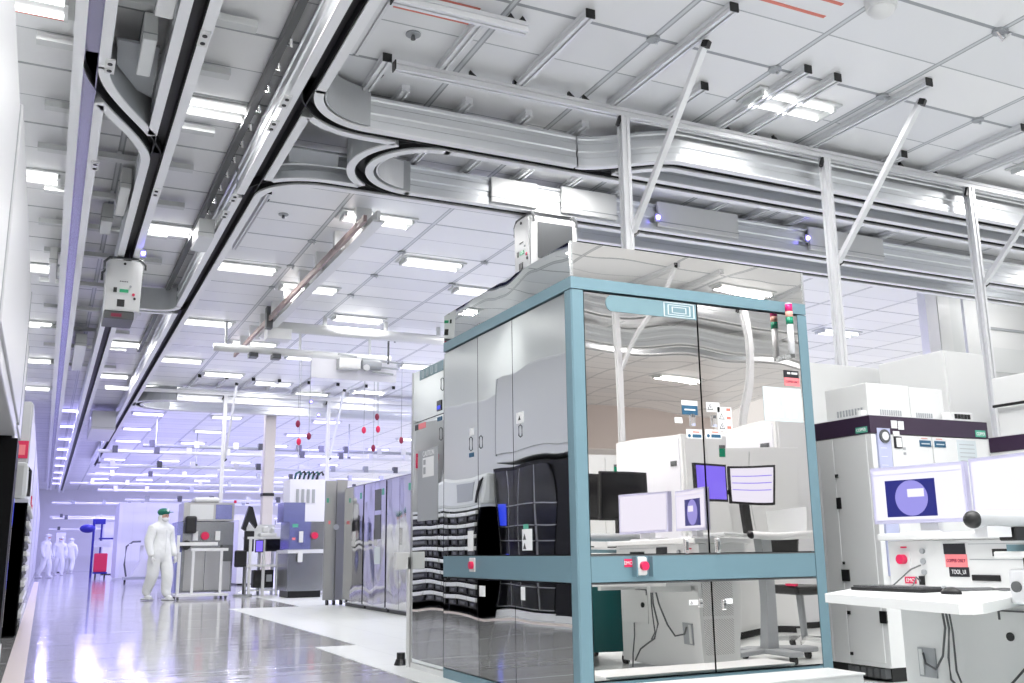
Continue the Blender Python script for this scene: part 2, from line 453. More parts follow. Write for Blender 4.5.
def blocked(pt, me, lim):
    cx, cy = int(pt[0] // .3), int(pt[1] // .3)
    for i in (-1, 0, 1):
        for j in (-1, 0, 1):
            for k, q in grid.get((cx + i, cy + j), ()):
                if k != me and (pt[0] - q[0]) ** 2 + (pt[1] - q[1]) ** 2 < lim * lim: return True
    return False
RAILP = [(.056, TZ), (.125, TZ), (.125, TZ + .075), (.112, TZ + .088), (.112, TZ + .135), (.125, TZ + .148), (.125, TZ + .215), (.112, TZ + .228), (.112, TZ + .262), (.125, TZ + .275), (.125, TZ + .30), (.056, TZ + .30)]
CURVP = [(.056, TZ), (.125, TZ), (.125, TZ + .33), (.105, TZ + .33), (.105, TZ + .10), (.056, TZ + .10)]
FLAN = [(.050, TZ - .010), (.128, TZ - .010), (.128, TZ + .004), (.050, TZ + .004)]
CHAN = [(-.054, TZ + .016), (-.044, TZ + .016), (-.044, TZ + .10), (.044, TZ + .10), (.044, TZ + .016), (.054, TZ + .016), (.054, TZ + .20), (-.054, TZ + .20)]
def simplify(P):
    out = [P[0]]
    for i in range(1, len(P) - 1):
        a, b, c = out[-1], P[i], P[i + 1]
        cr = (b[0] - a[0]) * (c[1] - b[1]) - (b[1] - a[1]) * (c[0] - b[0])
        if abs(cr) > 1e-5: out.append(b)
    out.append(P[-1]); return out
def track(key, label, curved=False, chan='slot', cutmain=True):
    P = dense[key]
    t = thing('overhead_rail', label, 'overhead rail', (P[0][0], P[0][1], TZ), 'overhead transport rails')
    for sgn in (1, -1):
        runs, cur = [], []
        for i, p in enumerate(P):
            a, b = P[max(0, i - 1)], P[min(len(P) - 1, i + 1)]
            L = math.dist(a, b); nx, ny = -(b[1] - a[1]) / L, (b[0] - a[0]) / L
            c = (p[0] + sgn * nx * .0885, p[1] + sgn * ny * .0885)
            if blocked(c, key, .088):
                if len(cur) > 1: runs.append(cur)
                cur = []
            else: cur.append(p)
        if len(cur) > 1: runs.append(cur)
        for r in runs:
            if math.dist(r[0], r[-1]) < .08: continue
            r = simplify(r)
            prof = [(u * sgn, z) for u, z in (CURVP if curved else RAILP)]
            MB().sweep(r, prof).done('rail', 'curve' if curved else 'alu', t)
            MB().sweep(r, [(u * sgn, z) for u, z in FLAN]).done('flange', 'flange', t)
    MB().sweep(simplify(P), CHAN).done('running_channel', chan, t)
    return t
track('main', 'long straight overhead rail running from the top edge to the far end')
track('left', 'overhead rail farthest left, with a bluish violet underside', chan='glossslot')
track('mid', 'overhead rail second from the left, carrying the nearer white vehicle')
track('midnear', 'near stretch of the second overhead rail from the left, before the S bend')
track('near', 'straight overhead rail branching right from the long rail, near side of the loop')
track('far', 'overhead rail branching right on the far side of the loop, carrying the second vehicle')
track('loop', 'half round grey overhead rail joining the two branches', True)
track('merge', 'overhead rail splitting off in an S bend toward the posts')
track('outer', 'overhead rail farthest back above the polished cabinet')
track('sleft', 'S shaped grey overhead rail joining the two left rails', True)
track('cross', 'short curved overhead rail beside the nearer vehicle', True)
track('rear', 'near straight overhead rail of the distant bay')
track('rearb', 'rounded end of the overhead rail in the distant bay', True)
track('rearc', 'far straight overhead rail of the distant bay')
track('front', 'overhead rail seen only as a reflection, nearest one')
track('frontb', 'overhead rail seen only as a reflection, middle one')
track('frontc', 'overhead rail seen only as a reflection, farthest one')

# smooth grey guide plates on the inside of the branch curves
t = thing('guide_plate', 'smooth grey guide plate on the inside of the upper rail curve', 'guide plate', (1.9, 7.3, TZ), 'curved guide plates')
MB().sweep(arc(2.27, 7.07, .50, 180, 90), [(.0, TZ + .01), (.012, TZ + .01), (.012, TZ + .36), (0, TZ + .36)]).done('plate', 'curve', t)
t = thing('guide_plate', 'smooth grey guide plate inside the round loop end', 'guide plate', (2.8, 8.3, TZ), 'curved guide plates')
MB().sweep(arc(3.10, 8.375, .50, 100, 260, 20), [(.0, TZ + .01), (.012, TZ + .01), (.012, TZ + .30), (0, TZ + .30)]).done('plate', 'alup', t)
t = thing('guide_plate', 'flat dark grey plate between the long rail and the loop', 'guide plate', (2.0, 8.4, TZ), 'curved guide plates')
MB().prism([(1.78, 8.55), (2.26, 8.55), (2.33, 8.85), (1.86, 8.9)], 'z', TZ + .12, TZ + .14).done('plate', 'grey', t)
t = thing('guide_plate', 'flat grey plate closing the S bend between the two left rails', 'guide plate', (.4, 8.2, TZ), 'curved guide plates')
MB().prism([(.20, 7.2), (.50, 7.2), (.52, 8.1), (.40, 8.0), (.22, 7.6)], 'z', TZ + .16, TZ + .18).done('plate', 'grey', t)

# rail joint clamps with two bolt holes
for i, (x, y, wh) in enumerate([(1.49, 7.35, 'left flange of the long rail near the branch'), (1.49, 7.85, 'left flange of the long rail beside the curve'), (1.49, 9.75, 'left flange of the long rail past the loop'), (1.49, 10.3, 'left flange of the long rail, farther on'),
                                (.745, 6.6, 'right flange of the second rail at the top edge'), (.165, 7.3, 'right flange of the far left rail, top'), (.745, 9.9, 'right flange of the second rail, middle'), (.155, 9.4, 'right flange of the far left rail, middle')]):
    t = thing('joint_clamp', 'small white joint clamp, ' + wh, 'clamp', (x, y, TZ), 'rail joint clamps')
    B('plate', 'white', t, x - .035, x + .035, y - .11, y + .11, TZ - .024, TZ - .0101)
    for dy in (-.055, .055): MB().cyl((x, y + dy, TZ - .032), (x, y + dy, TZ - .02), .018, n=8).done('bolt', 'black', t)

# cover boxes clipped to the rails
def cover(x0, x1, y0, y1, z0, z1, label, m='white'):
    t = thing('cover_box', label, 'cover box', ((x0 + x1) / 2, (y0 + y1) / 2, z0), 'rail cover boxes')
    MB().box(x0, x1, y0, y1, z0, z1, bev=.008).done('box', m, t)
    MB().box(x0 - .004, x1 + .004, y0 - .004, y1 + .004, z0 + .05, z0 + .058).done('seam', 'grey', t)
cover(4.85, 5.55, 8.86, 8.90, TZ + .02, TZ + .32, 'plain white cover box on the rail above the second vehicle')
cover(4.0, 4.55, 8.865, 8.90, TZ + .02, TZ + .30, 'white cover box on the rail inside the loop')
cover(6.1, 7.25, 8.86, 8.90, TZ + .03, TZ + .33, 'white cover box beside the first post')
cover(8.35, 9.6, 8.86, 8.90, TZ + .03, TZ + .33, 'white cover box left of the second post, with a violet lamp')
for i, (x0, x1, y0, y1, z0, wh) in enumerate([(.40, .52, 5.6, 6.5, 4.52, 'at the top edge'), (.36, .46, 6.9, 7.5, 4.55, 'above the S bend'), (.42, .52, 10.1, 11.0, 4.56, 'past the S bend'), (.30, .42, 11.4, 11.9, 4.6, 'above the nearer vehicle'),
                                        (-.22, -.13, 13.2, 14.2, 4.55, 'beside the far left rail'), (1.30, 1.47, 10.9, 11.5, 4.40, 'on the left of the long rail'), (1.33, 1.48, 5.3, 5.9, 4.62, 'on the long rail at the top edge'), (.22, .40, 18, 20.5, 4.45, 'far along the second rail'), (.9, 1.5, 28, 31, 4.2, 'at the end of the long rail')]):
    cover(x0, x1, y0, y1, z0, z0 + (.22 if i < 8 else .5), 'grey white rail junction box ' + wh, 'white2' if i % 2 else 'white')

# violet indicator lamps on the rails
for x, y, z, wh in [(.80, 11.9, 4.42, 'on the rail right behind the nearer vehicle'), (8.30, 8.84, 4.66, 'on the cover box left of the second post'), (6.08, 8.84, 4.62, 'beside the first post'), (5.8, 24.0, 4.62, 'upper one on the distant rail'), (6.0, 24.0, 4.3, 'lower one on the distant rail')]:
    t = thing('indicator_lamp', 'small violet indicator lamp ' + wh, 'indicator lamp', (x, y, z), 'violet indicator lamps')
    MB().box(x - .03, x + .03, y, y + .03, z - .05, z + .05, bev=.004).done('base', 'grey', t)
    MB().ball((x, y - .01, z), .028).done('lens', 'led_v', t, True)

# ------------------------------------------------------------------ struts, beams, posts
def strut(x, y0, y1, label, z=CZ - .075, w=.075, end=True):
    t = thing('ceiling_strut', label, 'strut', (x, (y0 + y1) / 2, CZ), 'ceiling struts')
    h = w / 2
    MB().prism([(x - h, z), (x - .012, z), (x - .012, z + .018), (x + .012, z + .018), (x + .012, z), (x + h, z), (x + h, z + .025), (x + h - .01, z + .033), (x + h, z + .041), (x + h, z + .074), (x - h, z + .074), (x - h, z + .041), (x - h + .01, z + .033), (x - h, z + .025)], 'y', y0, y1).done('profile', 'alup', t)
    if end:
        B('end_cap', 'black', t, x - h - .002, x + h + .002, y0 - .012, y0, z - .002, z + .0735, bev=.003)
    MB().prism([(x + h, z + .02), (x + h + .05, z + .07), (x + h, z + .07)], 'y', y0 + .35, y0 + .40).done('bracket', 'black', t)
    return t
SX = [(4.36, 5.22, 7.02, 'meeting the first post'), (3.42, 5.74, 7.02, 'second left of the first post'), (2.70, 6.15, 7.02, 'third left of the first post'), (2.23, 7.0, 7.9, 'above the rail curve'),
      (6.68, 5.49, 7.02, 'meeting the second post'), (5.88, 5.75, 7.02, 'left of the second post, long one'), (5.54, 5.74, 7.02, 'left of the second post, nearer one'), (8.30, 5.8, 7.02, 'left of the third post'), (8.86, 5.5, 7.02, 'meeting the third post'),
      (7.73, 6.75, 7.02, 'short one right of the second post'), (4.92, 6.35, 7.02, 'short one right of the first post'), (1.95, 4.0, 7.0, 'beside the long rail at the top edge')]
for x, a, b, wh in SX: strut(x, a, b, 'aluminium ceiling strut with black end cap, ' + wh)
for x, wh in ((1.86, 'left one'), (1.97, 'right one')): strut(x, 10.4, 12.65, 'thin aluminium strut of the pair past the rail curve, ' + wh, w=.05)
k = 0
for x in (2.55, 3.15, 3.75, 4.35, 4.95, 5.55, 6.9, 7.5, 8.1, 9.0, 9.6):   # struts carrying the rails, over the loop
    strut(x, 7.45, 9.95, ORD[k] + ' aluminium strut from the left across the rail loop', end=False); k += 1
k = 0
for x in (2.9, 3.5, 4.1, 4.7, 5.4, 6.1, 6.8, 7.5):
    strut(x, 22.6, 24.0, ORD[k] + ' ceiling strut from the left in the distant bay'); k += 1
k = 0
for x in (7.8, 8.7, 10.35):
    strut(x, -2.9, -1.2, ORD[k] + ' ceiling strut of the bay seen only by reflection'); k += 1
for i, y in enumerate([4.3, 5.53, 6.9, 7.75, 8.98, 10.0, 11.2, 12.4, 13.6, 15.2, 16.8, 18.4, 20, 22]):
    t = thing('cross_channel', ORD[i] + ' grey cross channel from the near end, over the two left rails', 'cross channel', (.4, y, CZ), 'cross channels over the left rails')
    x0, x1 = (-.36, 1.10) if i % 2 else (-.30, 1.16)
    MB().prism([(y - .05, 4.80), (y + .05, 4.80), (y + .05, 4.86), (y + .035, 4.86), (y + .035, 4.815), (y - .035, 4.815), (y - .035, 4.86), (y - .05, 4.86)], 'x', x0, x1).done('channel', 'white2', t)
    B('hanger', 'alu', t, .36, .40, y - .02, y + .02, 4.815, 4.9)
t = thing('shadow_gap_strip', 'dark strip for the shadow gap left of the long rail, with silver clips', 'shadow strip', (1.43, 9, 4.82))
B('channel', 'dgrey', t, 1.36, 1.42, 4.0, 20, 4.80, 4.88)  # dark strip put in where the gap beside the rail lies in shadow
for j in range(12):
    yy = 6.9 + .42 * j
    MB().tube([(1.42, yy, 4.80), (1.44, yy + .05, 4.76), (1.42, yy + .10, 4.79)], .012, 6).done('clip', 'chrome', t)
def beam(y, z, x0, x1, label):
    t = thing('support_beam', label, 'beam', (x0, y, z), 'long support beams')
    h = .04
    MB().prism([(y - h, z - h), (y - .01, z - h), (y - .01, z - .028), (y + .01, z - .028), (y + .01, z - h), (y + h, z - h), (y + h, z + h), (y - h, z + h), (y - h, z + .01), (y - .028, z + .01), (y - .028, z - .01), (y - h, z - .01)], 'x', x0, x1).done('profile', 'alup', t)
    B('end_cap', 'black', t, x0 - .01, x0, y - h, y + h, z - h, z + h)
    return t
bm0 = beam(6.98, 4.79, 2.29, 14, 'long pale aluminium beam above the posts')
for xx in (2.95, 3.36, 3.90, 4.05, 5.0, 5.62, 5.95, 6.2, 7.9, 8.4):
    MB().prism([(xx, 4.832), (xx + .07, 4.832), (xx, 4.885)], 'y', 6.955, 6.99).done('corner_bracket', 'black', bm0)
bm1 = beam(6.04, 4.80, 1.96, 3.03, 'short aluminium beam across the ceiling at the top edge')
for xx in (2.85, 2.95): MB().prism([(xx, 4.842), (xx + .08, 4.842), (xx + .04, 4.895)], 'y', 6.02, 6.06).done('corner_bracket', 'black', bm1)
beam(24.0, 4.70, 1.0, 14, 'pale support beam of the distant bay')
beam(-2.25, 4.70, 4.0, 14, 'support beam seen only by reflection')
def post(x, y, label, ztop=4.75, zbot=0.0, brace=None):
    t = thing('support_post', label, 'post', (x, y, zbot), 'white aluminium posts')
    a = .042
    MB().prism([(x - a, y - a), (x - .012, y - a), (x - .012, y - a + .012), (x + .012, y - a + .012), (x + .012, y - a), (x + a, y - a), (x + a, y - .012), (x + a - .012, y - .012), (x + a - .012, y + .012), (x + a, y + .012), (x + a, y + a), (x - a, y + a), (x - a, y + .012), (x - a + .012, y + .012), (x - a + .012, y - .012), (x - a, y - .012)], 'z', zbot, ztop).done('profile', 'alup', t)
    B('base_plate', 'alu', t, x - .08, x + .08, y - .08, y + .08, zbot, zbot + .012)
    MB().bar((x - .075, y - .02, ztop - .10), (x - .04, y - .02, ztop - .005), .03).done('corner_bracket', 'black', t)
    if brace:
        (bx, by, bz), zz = brace
        d = MB().bar((x + .05, y, zz), (bx, by, bz), .05).done('brace', 'alup', t)
        MB().bar((x + .035, y, zz - .02), (x + .09, y - .03, zz + .03), .045).done('brace_foot', 'black', d)
        MB().bar((bx - .01, by, bz - .05), (bx + .0, by - .02, bz + .0), .055).done('brace_cap', 'black', d)
    return t
post(4.47, 6.98, 'nearest white post with diagonal brace, rising behind the polished cabinet', brace=((4.425, 5.66, 4.82), 3.64))
post(6.86, 6.98, 'second white post with diagonal brace, right of the polished cabinet', brace=((6.83, 5.71, 4.82), 3.64))
post(8.93, 6.98, 'third white post with diagonal brace, above the purple banded tool', brace=((8.98, 5.75, 4.82), 3.64))
post(3.71, 24.0, 'left white post of the distant bay', 4.66, brace=((3.78, 22.9, 4.8), 3.1))
post(6.25, 24.0, 'right white post of the distant bay', 4.66, brace=((6.35, 22.9, 4.8), 3.2))
post(7.52, -2.25, 'white post seen only as a reflection, left one', 4.66, brace=((7.62, -1.0, 4.8), 3.5))
post(9.75, -2.25, 'white post seen only as a reflection, right one', 4.66)
post(5.3, -2.25, 'white post behind the viewpoint', 4.66)
# thin hanging rods with a pipe tray
for i, (x, y) in enumerate([(2.73, 30), (6.1, 30), (4.4, 34), (8.5, 30), (1.4, 34)]):
    t = thing('hanging_rod', ORD[i] + ' thin grey rod hanging from the ceiling in the distance', 'rod', (x, y, 3.8), 'thin hanging rods')
    MB().cyl((x, y, 3.85), (x, y, CZ), .02, n=8).done('rod', 'grey', t)
    B('foot', 'dgrey', t, x - .05, x + .05, y - .05, y + .05, 3.80, 3.86)
for i, (y, z, x0, x1, m) in enumerate([(30, 3.82, 1.2, 11, 'white'), (30.3, 4.05, 2.4, 11, 'grey'), (31, 3.5, 1.3, 11, 'white2'), (38, 3.75, 1.2, 13, 'white'), (38, 3.2, 1.6, 13, 'lavtone'), (45, 3.9, .8, 14, 'white'), (50, 3.3, .4, 14, 'lavtone'), (53, 2.7, .3, 14, 'white'), (56, 3.6, .2, 14, 'white'), (59, 3.0, .2, 14, 'lavtone'), (62, 2.4, .2, 14, 'white'), (36, 2.75, 2.4, 13, 'white'), (48, 2.3, 3.0, 13, 'white2')]):
    t = thing('pipe_tray', ORD[i] + ' horizontal pipe tray across the hall, counted from the nearest', 'pipe tray', (x0, y, z), 'distant pipe trays')
    MB().cyl((x0, y, z), (x1, y, z), .05, n=10).done('pipe', m, t)
    for j in range(9):
        xx = x0 + (x1 - x0) * (j + .5) / 9 + random.uniform(-.3, .3)
        MB().box(xx - .07, xx + .07, y - .09, y + .09, z - .04, z + .16).done('valve', random.choice(['dgrey', 'grey', 'white']), t)

# hoist rail under the ceiling
t = thing('hoist_rail', 'straight white hoist rail with a brown conductor bar, under the ceiling', 'hoist rail', (3.2, 14, 4.6))
MB().prism([(3.03, 4.62), (3.07, 4.62), (3.07, 4.70), (3.03, 4.70)], 'y', 10.3, 18.9).done('conductor_bar', 'brown', t)
MB().prism([(3.11, 4.60), (3.25, 4.60), (3.25, 4.63), (3.20, 4.63), (3.20, 4.74), (3.16, 4.74), (3.16, 4.63), (3.11, 4.63)], 'y', 10.2, 16.9).done('rail', 'white', t)
for j in range(9):
    y = 10.6 + j * .95
    B('bracket', 'white', t, 3.03, 3.22, y, y + .10, 4.66, 4.9)
B('end_stop', 'dgrey', t, 3.0, 3.1, 15.6, 15.75, 4.5, 4.86)
t = thing('bridge_beam', 'upper white bridge beam hanging across the hall', 'bridge beam', (4.5, 16.2, 4.6))
MB().cyl((3.3, 16.15, 4.66), (6.6, 16.15, 4.66), .09, n=16).done('tube', 'white', t, True)
B('trolley', 'white', t, 3.1, 3.5, 16.0, 16.3, 4.42, 4.60)
for xx in (4.1, 5.2, 6.2): B('hanger', 'white2', t, xx - .03, xx + .03, 16.12, 16.18, 4.7, 4.9)
t = thing('bridge_beam', 'lower white bridge beam carrying the hoist', 'bridge beam', (4, 17.1, 4.4))
MB().cyl((2.4, 17.1, 4.42), (5.6, 17.1, 4.42), .07, n=16).done('tube', 'white', t, True)
for xx in (2.6, 3.9, 5.2): B('hanger', 'white2', t, xx - .02, xx + .02, 17.08, 17.12, 4.45, 4.9)
for xx in (3.0, 3.4): MB().box(xx, xx + .15, 17.0, 17.2, 4.28, 4.36).done('roller', 'dgrey', t)
t = thing('hoist', 'small hoist with hook and control box under the bridge beam', 'hoist', (5.0, 16.9, 4.1))
B('motor_box', 'white', t, 4.55, 4.95, 16.8, 17.0, 4.15, 4.34, bev=.01)
MB().cyl((5.0, 16.9, 4.26), (5.35, 16.9, 4.26), .09, n=16).done('drum', 'grey', t)
MB().tube([(5.5, 16.9, 4.30), (5.5, 16.9, 4.72), (5.53, 16.9, 4.82), (5.60, 16.9, 4.84), (5.63, 16.9, 4.78), (5.62, 16.9, 4.72)], .02, 8).done('hook', 'dgrey', t)
for j, (a, b, z) in enumerate([(4.55, 4.9, 4.42), (5.0, 5.8, 4.36), (5.1, 5.7, 4.24), (5.2, 5.6, 4.14)]):
    MB().bar((a, 16.9, z), (b, 16.9, z - .03), .03).done('arm', 'grey', t)
MB().cyl((5.05, 16.8, 4.18), (5.05, 16.76, 4.18), .06, n=16).done('wheel', 'white', t)
B('back_plate', 'lavtone', t, 4.1, 5.7, 17.02, 17.04, 3.98, 4.34)
# red cable reels hanging in the distance
for i, (x, z) in enumerate([(4.46, 3.46), (4.49, 3.10), (4.69, 3.22), (5.84, 3.39), (6.12, 3.68), (6.145, 3.42), (6.66, 3.21), (7.3, 3.05), (6.05, 3.02)]):
    t = thing('cable_reel', ORD[i] + ' small red hanging cable reel from the left in the distance', 'cable reel', (x, 19.5, z), 'red hanging reels')
    MB().ball((x, 19.5, z), .06, (.8, .6, 1.25), 12).done('body', 'red' if i % 2 else 'burg', t, True)
    MB().cyl((x, 19.5, z + .06), (x, 19.5, CZ), .006, n=6).done('cord', 'grey', t)
    MB().cyl((x, 19.5, z - .6), (x, 19.5, z - .06), .004, n=6).done('drop_cord', 'white2', t)
# ceiling sprinklers, sensors and dome camera
for i, (x, y, wh) in enumerate([(2.32, 6.62, 'near the top, right of the long rail'), (1.08, 9.1, 'between the long rail and the second rail'), (2.3, 11.2, 'past the rail curve')]):
    t = thing('sprinkler', 'small grey ceiling sprinkler ' + wh, 'sprinkler', (x, y, CZ), 'ceiling sprinklers')
    MB().cyl((x, y, CZ - .012), (x, y, CZ), .06, n=16).done('plate', 'grey', t)
    MB().cyl((x, y, CZ - .05), (x, y, CZ - .012), .02, .012, n=10).done('head', 'dgrey', t)
t = thing('dome_sensor', 'white dome sensor on the ceiling at the top right', 'sensor', (5.33, 4.72, CZ))
MB().cyl((5.33, 4.72, CZ - .09), (5.33, 4.72, CZ), .11, .12, n=24).done('base', 'white', t)
MB().ball((5.33, 4.72, CZ - .09), .095, (1, 1, .7), 20).done('dome', 'white', t, True)
t = thing('ceiling_clip', 'bent metal clip at a ceiling grid crossing, top right corner', 'clip', (6.56, 4.67, CZ))
MB().tube([(6.50, 4.67, CZ - .01), (6.56, 4.66, CZ - .09), (6.66, 4.66, CZ - .01)], .012, 6).done('clip', 'chrome', t)
MB().cyl((6.54, 4.67, CZ - .03), (6.54, 4.67, CZ), .05, n=12).done('boss', 'grey', t)
for i, (gx, gy) in enumerate([(GX, GY), (GX + GP, GY), (GX + 2 * GP, GY), (GX + 3 * GP, GY), (GX + 2 * GP, GY - GP), (GX - 2.75 * GP + .75 * GP, GY + 5 * GP), (GX - GP, GY + 5 * GP), (GX - GP, GY + 6 * GP), (GX - GP, GY + 7 * GP), (GX, GY + 5 * GP), (GX, GY + 6 * GP), (GX, GY + 7 * GP), (GX + GP, GY + 5 * GP), (GX + GP, GY + 6 * GP), (GX + GP, GY + 4 * GP)]):
    t = thing('grid_boss', ORD[i] + ' grey boss at a ceiling grid crossing, counted from the near left', 'grid boss', (gx, gy, CZ), 'ceiling grid bosses')
    MB().cyl((gx, gy, CZ - .02), (gx, gy, CZ), .055, n=14).done('disc', 'grey', t)
    MB().cyl((gx + .03, gy, CZ - .05), (gx + .03, gy, CZ - .015), .012, n=8).done('stud', 'alu', t)

# ------------------------------------------------------------------ overhead vehicles
def vehicle(loc, rz, label):
    t = thing('transport_vehicle', label, 'overhead vehicle', (0, 0, 0), 'overhead transport vehicles')
    MB().prism([(-.165, -.07), (.165, -.07), (.205, -.115), (.195, -.70), (-.195, -.70), (-.205, -.115)], 'y', -.28, .28).done('body', 'white', t)
    b = MB().prism([(-.15, -.09), (.15, -.09), (.178, -.13), (.170, -.685), (-.170, -.685), (-.178, -.13)], 'y', -.292, -.281).done('end_panel', 'white', t)
    B('display', 'led_g', b, -.045, .055, -.298, -.2925, -.475, -.435)
    B('switch', 'black', b, -.115, -.075, -.298, -.2925, -.48, -.42)
    B('socket', 'black', b, -.065, .02, -.298, -.2925, -.655, -.565)
    MB().cyl((.115, -.300, -.495), (.115, -.2925, -.495), .018, n=12).done('button', 'led_r', b)
    MB().cyl((.13, -.300, -.545), (.13, -.2925, -.545), .016, n=12).done('knob', 'black', b)
    MB().cyl((.075, -.300, -.395), (.075, -.2925, -.395), .014, n=12).done('lamp', 'grey', b)
    MB().cyl((-.005, -.300, -.115), (-.005, -.2925, -.115), .016, n=12).done('screw', 'black', b)
    e = MB()
    for i in range(5): e.box(-.05 + .02 * i, -.036 + .02 * i, -.2945, -.2925, -.345, -.332)
    e.done('small_print', 'dgrey', b)
    MB().tube([(-.235, -.26, -.20), (-.235, -.26, -.10), (-.18, -.26, -.04), (.18, -.26, -.04), (.235, -.26, -.10), (.235, -.26, -.16)], .016, 8).done('bumper_bar', 'dgrey', t)
    MB().tube([(-.235, .26, -.20), (-.235, .26, -.10), (-.18, .26, -.04), (.18, .26, -.04), (.235, .26, -.10), (.235, .26, -.16)], .016, 8).done('bumper_bar', 'dgrey', t)
    MB().box(-.15, .15, -.27, .27, -.07, -.03).done('carriage', 'chrome', t)
    MB().box(-.04, .04, -.20, .20, -.03, .09).done('neck', 'black', t)
    MB().box(.196, .212, -.20, .22, -.55, -.15).done('side_vent', 'dgrey', t)
    g = MB().box(-.20, .14, -.26, .26, -.80, -.70, bev=.01).done('gripper_tray', 'dgrey', t)
    MB().box(-.12, .0, -.266, -.258, -.775, -.735).done('sensor', 'burg', g)
    t.location = loc; t.rotation_euler = (0, 0, rz)
    return t
vehicle((XD - .03, 12.6, TZ), 0, 'white overhead vehicle hanging from the second rail from the left')
vehicle((4.72, 9.03, TZ), -PI / 2, 'white overhead vehicle hanging from the branch rail, above the polished cabinet')

# ------------------------------------------------------------------ polished cabinet with blue green frame
X0, X1, Y0, Y1 = 2.708, 4.497, 4.867, 6.925
t = thing('equipment_cabinet', 'large mirror polished cabinet in a blue green frame, centre of the picture', 'equipment cabinet', (3.6, 5.9, 0))
cab = t
B('core', 'black', t, X0 + .03, X1 - .02, Y0 + .03, Y1 - .004, .02, 2.49)
B('top_panel', 'mirror', t, X0 + .012, X1 - .012, Y0 - .001, Y0 + .02, 2.492, 2.71)
B('top_panel', 'mirrorl', t, X0, X0 + .02, Y0 + .012, Y1, 2.492, 2.71)
B('roof', 'steel', t, X0 + .02, X1 - .012, Y0 + .02, Y1, 2.49, 2.70)
B('corner_trim', 'chrome', t, X0 - .001, X0 + .014, Y0 - .003, Y0 + .014, 2.492, 2.712)
B('corner_trim', 'chrome', t, X1 - .016, X1 + .002, Y0 - .003, Y0 + .014, 2.492, 2.712)
MB().prism([(X0 - .004, Y0 - .004), (X1, Y0 - .004), (X1, Y0 + .035), (X0 + .035, Y0 + .035), (X0 + .035, Y1 + .005), (X0 - .004, Y1 + .005)], 'z', 2.420, 2.492).done('header', 'teal', t)
MB().prism([(X0 - .003, Y0 + .006), (X0 + .006, Y0 - .003), (X0 + .078, Y0 - .003), (X0 + .078, Y0 + .03), (X0 + .03, Y0 + .078), (X0 - .003, Y0 + .078)], 'z', 0, 2.414).done('corner_post', 'teal', t)
MB().box(X1 - .074, X1 + .001, Y0 - .003, Y0 + .06, 0, 2.414).done('corner_post', 'teal', t)
fb = MB().box(X0 + .081, X1 - .078, Y0 - .002, Y0 + .03, .718, .862, bev=.003).done('front_band', 'teal', t)
sb = MB().box(X0 - .002, X0 + .03, Y0 + .082, Y1 + .004, .718, .866, bev=.003).done('side_band', 'teal', t)
B('toe_kick', 'teal', t, X0 - .001, X0 + .03, Y0 + .082, Y1, .0, .070)
B('bottom_rail', 'teal', t, X0 + .081, X1 - .078, Y0 - .001, Y0 + .03, .0, .182)
XC = 3.607
B('front_pane', 'mirror', t, X0 + .084, XC - .006, Y0 - .002, Y0 + .02, .874, 2.404)
B('front_pane', 'mirror', t, XC + .006, X1 - .080, Y0 - .002, Y0 + .02, .874, 2.404)
B('front_pane', 'mirror', t, X0 + .084, XC - .006, Y0 - .002, Y0 + .02, .194, .706)
B('front_pane', 'mirror', t, XC + .006, X1 - .080, Y0 - .002, Y0 + .02, .194, .706)
for zz in (.866, .710): B('gasket', 'dgrey', t, X0 + .082, X1 - .079, Y0 - .0025, Y0 + .01, zz - .003, zz + .003)
dv = [Y0 + .084, 5.688, 6.265, Y1 - .002]
for i in range(3):
    a, b = dv[i] + (0.004 if i else 0), dv[i + 1] - .004
    d = B('side_door', 'mirrorl', t, X0 - .001, X0 + .02, a, b, .874, 2.404)
    d2 = B('side_door', 'mirrorl', t, X0 - .001, X0 + .02, a, b, .078, .708)
def pull(parent, y, z0, z1):
    MB().tube([(X0, y, z0), (X0 - .012, y, z0 + .01), (X0 - .012, y, z1 - .01), (X0, y, z1)], .004, 6).done('door_handle', 'dgrey', parent)
pull(t, 6.394, 1.60, 1.70); pull(t, 6.215, 1.60, 1.69); pull(t, 5.58, 1.61, 1.69)
def lab_l(parent, y0, y1, z0, z1, m, name='sticker'):
    return B(name, m, parent, X0 - .0045, X0 - .001, y0, y1, z0, z1)
lab_l(t, 6.34, 6.41, 1.71, 1.76, 'paper'); lab_l(t, 5.53, 5.63, 1.70, 1.77, 'paper')
lab_l(t, 6.345, 6.42, 1.555, 1.585, 'blab'); lab_l(t, 5.44, 5.57, .90, 1.03, 'paper'); lab_l(t, 5.49, 5.55, 1.03, 1.06, 'greenl')
lab_l(t, 6.36, 6.45, .90, 1.04, 'paper'); lab_l(t, 6.16, 6.25, .60, .67, 'paper'); lab_l(t, 5.55, 5.60, .60, .68, 'paper')
def warn_tri_left(y, z, s, parent):
    MB().prism([(y - s, z), (y + s, z), (y, z + 1.7 * s)], 'x', X0 - .0055, X0 - .0046).done('warning_triangle', 'blackl', parent)
warn_tri_left(5.535, .965, .022, t); warn_tri_left(5.535, .908, .022, t); warn_tri_left(5.585, 1.72, .018, t)
def emo_left(y, z):
    p = B('stop_button', 'white', sb, X0 - .012, X0 - .002, y - .045, y + .05, z - .045, z + .05, bev=.004)
    MB().cyl((X0 - .035, y - .01, z), (X0 - .012, y - .01, z), .026, n=16).done('red_knob', 'red', p)
emo_left(6.36, .805)
